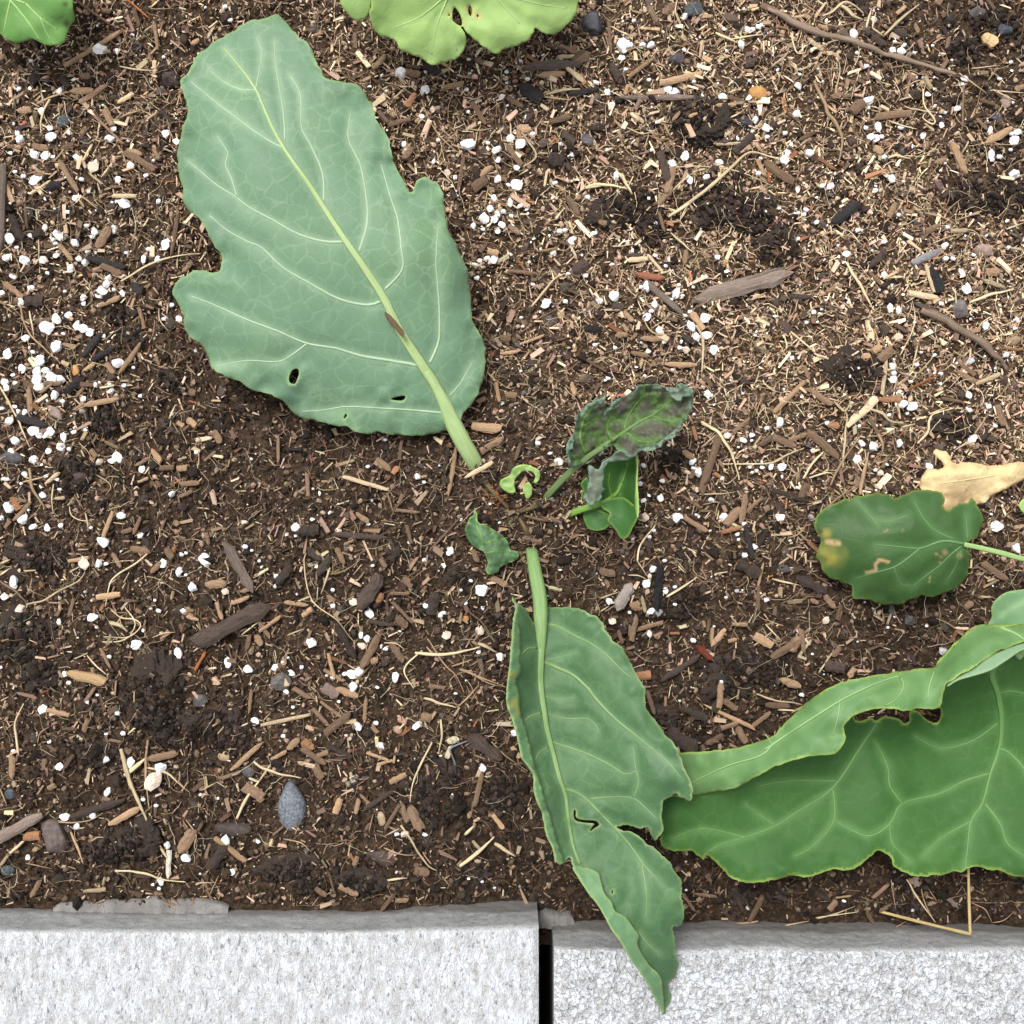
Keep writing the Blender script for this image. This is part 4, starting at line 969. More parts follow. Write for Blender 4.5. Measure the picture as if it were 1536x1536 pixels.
L_Cf = build_leaf('folded_margin', Cf_top + Cf_mar, zCf, mat_leaf('leaf_deep_green_underside', lin(84, 119, 72), lin(94, 129, 78), lin(124, 154, 104), lin(158, 180, 88), fine=0.3), L_C['obj'], CfV, pucker=0.0009, wave=0.0026, wlen=46, edge_w=3.0, jag=1.0, seed=6, step=3.8)
M_Fv = mat_vein('vein_fold', lin(122, 158, 100), lin(134, 168, 110))
for pts, w0, w1 in CfV:   # the veins of the fold stay inside the same leaf, one level down
    p = resample(smooth_line(pts, 5), 4.0); r = np.linspace(w0, w1, len(p)) * 0.5 * PXM
    me = tube_mesh('fold_vein', W(p[:, 0], p[:, 1], L_Cf['zs'](p[:, 0], p[:, 1]) + 0.0004) - L_Cf['origin'], r * 1.3, 7, 0.5); me.materials.append(M_Fv)
    link('fold_vein', me, None, L_C['obj'])
# pale turned-up lip below the fold
lipo = Z7([(1228, 446), (1270, 416), (1330, 384), (1400, 334), (1450, 309), (1536, 279), (1640, 264), (1640, 292), (1536, 304), (1470, 345), (1400, 388), (1320, 413), (1270, 428), (1232, 452)])
build_leaf('turned_lip', lipo, lambda u, v: zCf(u, v) - 0.0012, mat_leaf('leaf_lip_pale', lin(112, 140, 110), lin(120, 148, 116), lin(136, 160, 120), lin(136, 160, 112), fine=0.2), L_C['obj'], [], edge_w=2, seed=2, step=3.4)
# the upper lobe behind the fold
lob = tile(1186, 820, 4.389, [(1290, 540), (1300, 505), (1325, 462), (1320, 400), (1360, 340), (1420, 300), (1536, 280), (1700, 270), (1850, 330), (1860, 480), (1700, 560), (1536, 560), (1400, 560)])
build_leaf('upper_lobe', lob, tps([(1490, 930, .034), (1488, 905, .036), (1540, 885, .038), (1600, 900, .040), (1560, 940, .042), (1500, 945, .040)]), M_Bu, L_C['obj'],
    [(tile(1186, 820, 4.389, [(1560, 340), (1480, 390), (1380, 450)]), 2.5, 1.2)], pucker=0.001, wave=0.0012, wlen=40, edge_w=2.6, seed=7, step=3.6)
petiole(L_C['obj'], [(1690, 880, .004), (1620, 905, .024), (1560, 950, .036), (1525, 985, .040)], (22, 20, 18, 12), M_pet)

H_out = Z6([(1180, 728), (1195, 705), (1215, 695), (1245, 690), (1260, 650), (1280, 600), (1280, 540), (1255, 490), (1215, 435), (1190, 470), (1130, 475), (1065, 515), (1040, 480), (1050, 440), (1020, 400), (960, 388), (860, 392), (800, 415), (740, 435),
    (690, 415), (640, 410), (570, 420), (500, 425), (470, 445), (430, 440), (390, 470), (330, 490), (290, 520), (265, 560), (250, 610), (265, 650), (292, 690), (275, 740), (265, 800), (290, 840), (310, 890), (350, 930), (420, 950), (485, 980),
    (490, 1050), (550, 1060), (590, 1060), (640, 1085), (720, 1090), (780, 1092), (830, 1060), (880, 1050), (910, 1030), (980, 1045), (1060, 1020), (1130, 980), (1180, 930), (1200, 850), (1205, 780), (1192, 745)])
H_v = [(Z6([(1185, 722), (1100, 705), (1020, 705), (900, 745), (770, 735), (630, 722)]), 4.5, 1.2), (Z6([(900, 745), (820, 810), (740, 860), (640, 890), (500, 930)]), 2.8, 1.0), (Z6([(1150, 735), (1080, 790), (1020, 850), (940, 910), (850, 980)]), 2.4, 0.9),
    (Z6([(1110, 690), (1000, 640), (920, 560), (860, 450)]), 1.8, 0.8), (Z6([(640, 600), (560, 510), (510, 450)]), 1.4, 0.8), (Z6([(1150, 760), (1120, 850), (1060, 950)]), 1.5, 0.8), (Z6([(820, 545), (700, 580), (620, 570)]), 1.3, 0.7), (Z6([(740, 860), (780, 960), (850, 970)]), 1.4, 0.7), (Z6([(1190, 700), (1185, 620), (1180, 540)]), 1.3, 0.7)]
zH = tps([(1450, 817, .020), (1380, 815, .021), (1300, 815, .019), (1225, 800, .013), (1240, 760, .013), (1300, 742, .014), (1390, 737, .016), (1470, 780, .017), (1445, 850, .016), (1400, 895, .013), (1335, 907, .011), (1280, 895, .011), (1230, 850, .012), (1370, 780, .0215), (1340, 860, .0185)])
def paint_H(P, vals, de, dv):
    n = VN[3](P[:, 0] / 14, P[:, 1] / 14)
    c = Z6([(360, 790)])[0]; vals['yellow'] = np.clip(spot(P, c, 20) * (0.8 + 0.5 * n), 0, 1) * 0.85
    vals['yellow'] = np.maximum(vals['yellow'], 0.8 * spot(P, Z6([(325, 655)])[0], 8))
    def scar(pts, w): return np.clip(1.4 - seg_dist(P, [Z6(pts)]) / w, 0, 1)
    b = scar([(570, 895), (630, 880), (625, 845), (650, 815), (705, 828)], 2.4)
    b = np.maximum(b, scar([(330, 705), (400, 715)], 4.0) * 0.9)
    for q, r in (((1052, 770), 4.5), ((1140, 790), 4.5), ((1000, 780), 2.2), ((1025, 795), 2.2), ((1020, 830), 1.8)): b = np.maximum(b, 0.6 * spot(P, Z6([q])[0], r))
    b = np.maximum(b, 0.5 * scar([(680, 643), (705, 628)], 1.2)); b = np.maximum(b, 0.5 * scar([(955, 955), (962, 920)], 1.2)); b = np.maximum(b, 0.5 * spot(P, Z6([(795, 637)])[0], 1.8))
    vals['blotch'] = b * 0.9
    vals['spot'] = np.maximum(spot(P, Z6([(285, 645)])[0], 4.5), spot(P, Z6([(377, 708)])[0], 1.6)); vals['spot'] = np.maximum(vals['spot'], 0.5 * spot(P, Z6([(325, 815)])[0], 3))
L_H = build_leaf('leaf', H_out, zH, M_H, big, H_v, pucker=0.0007, wave=0.0014, wlen=40, edge_w=3.0, paint=paint_H, jag=1.1, seed=4, step=3.0)
L_H['obj']['label'] = 'rounded dark green leaf with yellow patch and tan scars'
add_veins(L_H, H_v, M_Hv, {0: 'midrib'})
petiole(L_H['obj'], [(*Z6([(1170, 722)])[0], .0205), (*Z6([(1300, 750)])[0], .021), (*Z6([(1420, 780)])[0], .022), (*Z6([(1536, 812)])[0], .022), (1600, 850, .018), (1680, 868, .006)], (7, 7.5, 8, 9, 10, 12), M_pet)

# ======== leaves reaching in over the far side
fr = plant('cabbage_leaf', 660, -190, 'light green leaf with chewed holes hanging over the soil past the blue-green leaf', 'cabbage leaf')
zJ = lambda u, v: 0.034 - 0.00012 * np.clip(v + 20, 0, 200) + 0.002 * VN[1](u / 60, v / 60)
J_out = ZTOP([(955, -40), (951, 10), (947, 50), (970, 90), (1010, 100), (1030, 130), (1080, 150), (1110, 168), (1140, 160), (1175, 145), (1192, 115), (1189, 84), (1180, 70), (1186, 70), (1196, 84), (1205, 95), (1240, 120), (1270, 137), (1290, 125), (1340, 110), (1360, 95), (1370, 70), (1400, 90), (1440, 75), (1470, 40), (1480, 0), (1490, -100),
    (1420, -260), (1250, -330), (1080, -290), (980, -160)])
J_v = [(ZTOP([(1200, -320), (1190, -150), (1150, -20), (1120, 60), (1105, 140)]), 9, 1.5), (ZTOP([(1150, -20), (1080, 40), (1010, 70)]), 3, 1.2), (ZTOP([(1185, -120), (1260, -20), (1330, 60)]), 4, 1.2), (ZTOP([(1130, 40), (1160, 100), (1170, 130)]), 2, 1), (ZTOP([(1260, -20), (1380, 10), (1450, 20)]), 2.4, 1)]
def paint_J(P, vals, de, dv):
    for q, r in (((1223, 40), 7), ((1150, 36), 5), ((1203, 26), 8), ((1186, 58), 4)): vals['blotch'] = np.maximum(vals['blotch'], 0.75 * spot(P, ZTOP([q])[0], r))
L_J = build_leaf('leaf', J_out, zJ, M_J, fr, J_v, [ZTOP([(1158, 50), (1160, 25), (1166, 20), (1178, 38), (1183, 58), (1180, 66), (1170, 62)]), ZTOP([(1199, 32), (1199, 18), (1205, 16), (1208, 30), (1205, 42)]), ZTOP([(1220, 40), (1223, 36), (1226, 40), (1223, 45)]), ZTOP([(1146, 40), (1150, 35), (1153, 40)])],
    pucker=0.0009, wave=0.0012, wlen=40, edge_w=2.6, paint=paint_J, jag=1.2, seed=3, step=3.4)
add_veins(L_J, J_v, M_Jv, {0: 'midrib'})
build_leaf('lobe', ZTOP([(866, -60), (870, 0), (885, 30), (910, 52), (935, 46), (950, 20), (951, -30), (930, -80)]), zJ, M_J, L_J['obj'], [(ZTOP([(910, -60), (912, 0), (915, 35)]), 2, 1)], edge_w=2.6, seed=4, step=3.2)
petiole(L_J['obj'], [(700, -190, .030), (680, -200, .024), (660, -192, .003)], (14, 15, 16), M_pet)
fk = plant('cabbage_leaf', -60, -120, 'fresh green leaf with two dark specks hanging over the bark litter', 'cabbage leaf')
zK = lambda u, v: 0.026 - 0.00008 * np.clip(v, 0, 200) + 0.0015 * VN[2](u / 50, v / 50)
K_out = ZT1([(-330, -120), (-200, 60), (-80, 160), (0, 195), (30, 225), (95, 250), (150, 235), (190, 225), (240, 250), (290, 262), (370, 245), (385, 200), (405, 150), (430, 105), (418, 30), (415, -60), (340, -260), (100, -420), (-160, -400)])
K_v = [(ZT1([(-200, -380), (-60, -160), (60, 0), (150, 110), (230, 230)]), 7, 1.3), (ZT1([(60, 0), (40, 90), (20, 190)]), 2.4, 1), (ZT1([(150, 20), (230, 100), (330, 170)]), 2.4, 1), (ZT1([(40, -20), (150, 20)]), 2.4, 2.2), (ZT1([(230, 100), (260, 170), (290, 230)]), 1.6, 0.9)]
def paint_K(P, vals, de, dv): vals['spot'] = np.maximum(spot(P, ZT1([(385, 135)])[0], 6), 0.8 * spot(P, ZT1([(376, 25)])[0], 4))
L_K = build_leaf('leaf', K_out, zK, M_K, fk, K_v, pucker=0.0008, wave=0.001, wlen=40, edge_w=2.6, paint=paint_K, jag=0.4, seed=6, step=3.4)
add_veins(L_K, K_v, M_Jv, {0: 'midrib'})
petiole(L_K['obj'], [(-50, -98, .022), (-58, -112, .016), (-62, -124, .003)], (12, 13, 14), M_pet)
fl = plant('seedling_leaf', 1600, 768, 'tiny light green leaf beyond the dried tan leaf', 'leaf')
L_L = build_leaf('blade', [(1529, 760), (1533, 750), (1550, 742), (1580, 745), (1592, 765), (1570, 778), (1540, 772)], lambda u, v: 0.010 + 0 * u, M_J, fl, [], edge_w=2, seed=2, step=3)
petiole(fl, [(1575, 765, .010), (1592, 768, .006), (1600, 770, .001)], (4, 4, 4), M_pet)

# the dried leaf
t = NT('leaf_dried'); co = t.obj(); n1 = t.noise(co, 60, 4); n2 = t.noise(co, 500, 4)
c = t.mix(n1, lin(190, 166, 122), lin(212, 190, 146)); c = t.mix(t.math('MULTIPLY', t.math('SUBTRACT', n2, 0.6), 5, True), c, lin(150, 110, 76))
c = t.mix(t.math('MULTIPLY', t.attr('edge'), 0.35), c, lin(150, 104, 60)); c = t.mix(t.attr('spot'), c, lin(120, 92, 70))
M_dry = t.end(t.bsdf(c, 0.8, t.bump(n2, 0.0008, 0.6), 0.15))
dl = plant('dried_leaf', 1440, 716, 'dried tan leaf lying on the soil beneath the spotted dark leaf', 'dried leaf')
zDr = tps([(1405, 672, .006), (1385, 720, .006), (1420, 700, .010), (1470, 700, .012), (1500, 705, .009), (1536, 695, .010), (1545, 715, .006), (1490, 745, .006), (1460, 755, .005), (1420, 760, .005), (1450, 725, .009), (1515, 712, .013)])
L_dr = build_leaf('blade', Z6([(980, 160), (995, 140), (1030, 145), (1070, 160), (1100, 225), (1160, 220), (1250, 225), (1350, 240), (1440, 222), (1536, 218), (1566, 270), (1536, 325), (1450, 370), (1350, 420), (1290, 470), (1240, 480), (1100, 560), (1000, 520), (950, 420), (905, 380), (900, 330), (920, 285), (950, 258), (1010, 262), (1045, 240), (1015, 200)]),
    zDr, M_dry, dl, [], wave=0.0016, wlen=20, edge_w=5, jag=0.9, seed=5, step=3.0, paint=lambda P, v, de, dv: v.__setitem__('spot', 0.55 * spot(P, Z6([(1130, 440)])[0], 20)))
add_veins(L_dr, [(Z6([(1400, 290), (1280, 310), (1150, 330), (1000, 350)]), 3, 1.5)], M_dry, {0: 'midrib'})

# ---------------------------------------------------------------- loose things lying on the soil
T = {1: (0, 0, 3.84), 2: (0, 300, 3.84), 3: (0, 640, 3.84), 4: (0, 980, 3.84), 5: (360, 640, 3.84), 6: (380, 980, 3.84), 7: (560, 60, 3.84), 8: (680, 300, 3.84),
     9: (840, 0, 4.389), 10: (1186, 0, 4.389), 11: (1186, 330, 4.389), 12: (940, 560, 4.389), 13: (900, 820, 4.389), 14: (1186, 820, 4.389), 15: (1160, 640, 4.085), 16: (1000, 1260, 2.866)}
# perlite granules: x, y, radius in the zoomed tile (b: beige, g: greyish)
PERL = {
1: "325,290,8 180,350,12 183,408,12 345,525,20 110,512,15 425,458,12 568,285,32 675,295,16 943,328,10 950,770,26 1018,820,20 45,600,8 240,640,18 285,740,18 290,790,30 100,768,16 118,805,24 635,800,26 655,740,18 195,890,24 268,897,24 305,905,12 445,910,18 60,882,12 88,990,14 135,1015,14 198,1042,24 231,1028,12 540,968,34b 748,955,18 680,1035,16 840,1012,14 470,1032,14 435,1140,20 710,1173,30 672,1160,10 645,1165,10 512,1103,10 912,1160,14 388,1222,12 315,1200,9 883,925,9 1297,38,14 1325,118,14 560,148,7 765,200,10 1015,683,8 60,1170,8 80,715,7",
2: "258,155,16 330,200,28 300,225,16 375,200,16 320,250,12 185,207,18 60,228,30 95,275,12 500,145,14 548,180,22 530,212,12 657,165,24 435,245,22 510,290,16 325,318,22 248,350,22 40,335,22 135,345,28 410,390,24 455,340,18 487,358,18 272,420,12 80,445,20 957,262,30 858,282,14 907,347,22 828,347,18 727,305,12 180,508,18 115,585,24 630,450,20 610,490,22 585,525,28 568,550,18 655,515,12 705,540,18 483,560,18 480,597,14 373,525,10 565,610,9 945,685,14 1035,685,18 990,605,14 320,685,28 270,735,40 395,668,20 440,725,24 480,745,24 520,760,22 595,785,14 365,770,12 325,770,10 150,800,22 328,842,34 45,885,28 190,875,12 230,932,32 133,972,24 218,985,30 270,985,22 300,1020,30 345,1030,24 220,1035,30 230,1075,26 25,1045,20 42,1085,22 90,1055,14 75,1010,12 320,1120,26 360,1160,14 485,1145,16 550,1065,16 635,1105,18 630,1060,12 715,1070,14 805,1128,12 470,1210,16b 110,1225,18 145,1222,18 50,1278,24 185,1335,30 225,1355,18 265,1355,20 297,1332,24 367,1360,20 425,1337,14 490,1320,18 95,1392,24 65,1447,16 280,1443,18 345,1418,24 395,1435,12 190,1495,24 640,1503,18 678,1480,24 572,1508,20b 1130,1455,12 1447,1490,7 767,965,10 673,937,30 8,540,16 10,1200,14",
3: "820,240,18 985,388,20 145,270,16 265,285,12 330,305,12 20,300,14 42,305,12 248,392,18 123,328,9 345,360,12 52,470,28 88,445,14 5,525,16 135,540,34 197,575,18 270,585,20 350,573,16 690,512,22 525,582,12 595,668,30 808,625,18 490,795,30b 573,785,24 610,790,14 943,790,22 1030,837,22 1070,855,10 1110,920,24 1180,755,34 1045,735,12 1072,727,10 83,885,28 80,918,20 28,980,20 112,1050,26b 63,1058,14 530,1095,24 343,1125,16 915,1060,14 1050,1060,16 785,1250,28 1025,1300,28 628,1325,14 378,1425,16 395,1475,14 1313,1355,26 1428,1393,24 555,1155,9 1450,713,10 1495,775,8 1295,950,18b 1405,552,16b",
4: "248,322,28 500,280,14 560,240,9 675,345,14 711,460,14 612,465,10 282,510,12 77,562,12 615,612,18 345,656,20 755,632,28 920,655,32 893,722,46b 622,797,22 375,948,24 445,995,18 537,932,20 825,843,12 897,877,14 965,1103,20 1072,1173,26 165,1177,16 1340,1258,16 1300,1078,24 1487,1085,14 925,1315,20 880,1332,9 1470,387,24 1155,815,9 915,1355,12",
5: "838,75,12 735,230,12 1022,292,18 1060,320,10 65,185,8 420,357,8 322,580,20 415,535,14 268,622,12 320,630,9 568,597,16b 740,563,10 1213,718,22 1060,768,12 1172,802,16 763,800,10 210,862,18 30,690,14 67,712,10 110,775,10 535,940,11 655,1008,22b 535,1033,14 748,1080,26 1067,1027,20 1163,1083,22 1185,1203,24b 1390,935,34 1297,1018,13 1330,888,12 1272,940,9 1382,1175,22b 410,1243,28 735,1218,18 697,1205,16 703,1265,22b 840,1280,14 1375,1300,14 45,1393,22 205,1387,18 292,1417,20 355,1387,13 245,1357,9 655,1430,26 690,1412,28 603,1425,14 897,1437,26 535,1443,14 655,1502,24 792,1502,11 1500,1320,24 1440,445,9 1495,552,8",
6: "605,420,26 705,402,14 938,422,24 733,530,22 173,477,12 192,222,16 228,312,11 15,387,18 1322,663,18 825,1042,14 990,1045,14 865,1040,20b 1240,1298,9 1318,1315,9 1510,460,18 490,278,10 1165,230,10 1425,30,20",
7: "160,190,28 298,280,26 300,183,11 550,110,12 555,193,9 850,120,10 920,90,10 768,185,12 768,247,9 537,285,12 745,325,18 770,378,8 890,225,14 340,400,18b 278,443,18 175,600,16 375,577,12 550,605,36 472,793,14 430,762,18b 660,590,12 705,635,24 718,695,18 822,735,18 797,565,20 845,605,26 918,540,14 888,455,18 1082,600,14 1145,660,16 1368,378,20 1352,300,18 1430,103,18 1445,30,34 1455,170,12 1285,245,16 1400,785,22 1047,822,14 1233,905,16 1033,908,12 825,840,32 722,803,20 697,912,20 787,935,20 845,957,16 883,977,10 678,973,20 715,1000,18 748,985,16 795,1013,12 640,1030,26 695,1033,22 745,1068,20 722,1098,18 573,1070,18 630,1090,12 800,1075,12 613,1270,16 655,1258,16 692,1268,26 585,1300,18 785,1238,16 595,1370,14 1037,1223,20 1072,1100,16 1102,1095,16 1150,1160,24 1253,1040,26 1270,1115,16 1205,1240,10 1417,1245,10 1377,1292,12 1222,1358,16 1393,1475,32 1300,1500,16 995,1520,22 1107,1505,14 897,1278,9 485,897,8 920,1408,10",
8: "533,600,24 840,580,18 650,588,14 392,677,10 400,728,10 255,752,8 815,833,14 1123,873,16 933,850,12 1055,963,10 1262,978,9 1103,1013,9 875,1040,9 1117,500,28 1080,500,12 1285,530,26 1320,550,12 1300,490,12 1160,600,22 1140,640,14 1118,677,20 1180,752,20 1220,805,18 1255,575,10 1335,665,10 1362,643,12 1382,500,10 1445,675,28 1365,725,24 1395,790,26 1450,780,28 1505,860,26 1305,850,14 1345,863,20b 1225,380,14 1165,320,14 1520,330,16 1165,130,12 1075,255,12 920,370,10 958,323,10 1465,1112,18 487,1400,16 607,1505,22 1095,1530,14 1375,1510,18 285,1172,10g 390,985,9 1080,820,8",
9: "487,135,14 820,105,20 405,295,28 460,295,18 540,293,18 602,293,22 405,383,20 425,340,14 435,460,12 318,603,18 335,693,22 585,527,14 880,535,14 817,328,14 1195,295,24 1235,200,20 1270,190,14 1305,178,18 1330,165,16 1068,637,24 1243,650,22 1340,655,20 1283,787,20 1360,850,24 1365,900,16 1480,877,16 650,615,20 705,590,26 760,600,26 735,620,18 637,803,12 1265,865,12 815,1030,30 743,1080,24 853,1180,26 970,1168,22 1053,1070,22 1305,1140,18 1320,1043,12 1495,1010,20 1480,1058,28 372,1160,24 180,1295,18 205,1445,26 603,987,12 640,1072,14b 630,1468,12 585,1305,10 1443,1370,12 952,352,10 1098,335,12 1245,530,10 1530,740,18 1410,68,16 75,1020,16 290,1045,14",
10: "420,233,26 172,238,14 733,338,28 670,330,20 687,275,12 750,295,14 812,347,12 545,125,20 437,345,12 498,437,16 60,490,12 50,568,24 520,665,34 35,755,30 575,830,26 530,905,22 565,910,22 600,900,16 495,840,14 725,840,18 870,890,20 615,1032,18 125,1010,24 900,620,20 945,585,12 1090,717,20 1013,740,14 993,823,20 985,770,10 1150,523,24 1130,555,12 1060,395,9 1450,408,12 1310,860,20 1315,1020,22 1372,1033,18 1325,1050,14 1448,985,14 1470,920,26 1500,870,20 1452,880,14 1467,1143,34 665,1180,28 263,1228,26 207,1225,18 45,1245,20 88,1205,10 558,1255,16 560,1225,10 100,1380,18 85,1412,16 50,1400,12 172,1465,18 443,1515,18 1033,1495,14 710,1415,14 787,770,8 827,510,9 1018,1073,9 935,300,10 1465,675,9",
11: "50,122,14 312,170,12 365,225,24 612,145,16 617,365,20 583,460,9 1020,162,20 1022,252,18 1070,255,16 1205,230,14 1437,180,12 1127,355,24 1155,462,32 992,550,16 655,577,22 710,600,24 153,605,16 203,587,10 378,545,10 340,570,16b 105,675,12 712,767,24b 815,675,9 858,870,10 945,888,14 828,953,16 672,968,22 680,1005,16 673,1048,22 720,1135,24 793,1063,12 988,1012,16 985,1078,12 903,990,14b 535,1185,26 740,1205,28 795,1230,34 767,1275,12 648,1283,14 1165,1155,22 1187,930,26g 1418,885,18 1285,692,24 1487,657,20 1475,713,14 1185,650,10 1170,1250,20 1300,1222,20 1128,1265,9 1347,1355,14 1192,1445,26 238,1337,16 470,1473,20 545,1487,30 717,1475,22 125,1290,16b 455,1355,12 8,907,14 447,975,10 145,1515,16 240,35,8 680,917,9",
12: "528,130,18 1010,317,32 925,360,18 827,407,18 760,438,20 823,443,10 660,410,20 735,485,10 110,612,16 430,600,14 440,625,14 472,645,26 235,708,18 222,827,20 553,830,20 812,617,16 893,622,16 950,617,20 1018,615,24 858,643,16b 625,690,14 1123,752,12 1200,285,14b 320,938,22 348,938,20 335,962,20 633,943,28 1008,952,28 777,995,18 730,1060,14 735,1095,12 838,1143,20 777,1197,18 120,948,24b 110,838,18 85,725,18 168,1285,22 250,1233,14 130,1395,26 150,1340,16b 250,1430,20 1210,940,18g 1225,510,14 1510,560,30 788,778,14b 180,1035,14 150,1075,14 40,1090,12 458,932,10 873,1448,12 1075,1100,9 460,768,14b 347,895,9 443,268,9 1035,103,9",
13: "58,363,20 195,433,12 330,427,24 383,430,24g 328,580,22 493,380,12 85,490,22b 613,617,18 752,525,9 495,265,14 830,333,10 1048,307,14 1095,352,16 800,890,12 1327,975,18 1490,480,22b 525,1015,10 1398,707,8 900,290,12g",
14: "1003,688,24g 895,522,10 640,533,10 440,625,6 1495,15,28 487,365,9 1012,352,8",
15: "612,118,28 548,103,18 510,197,26 775,105,22 1218,78,22 48,245,24 40,560,24 1362,605,32 225,547,16g 700,233,12 625,265,12 655,285,18b 1490,740,28 1335,537,9 880,200,18b 960,255,26 148,375,11",
16: "352,290,9g 762,262,8 1055,298,9g 82,215,6"}
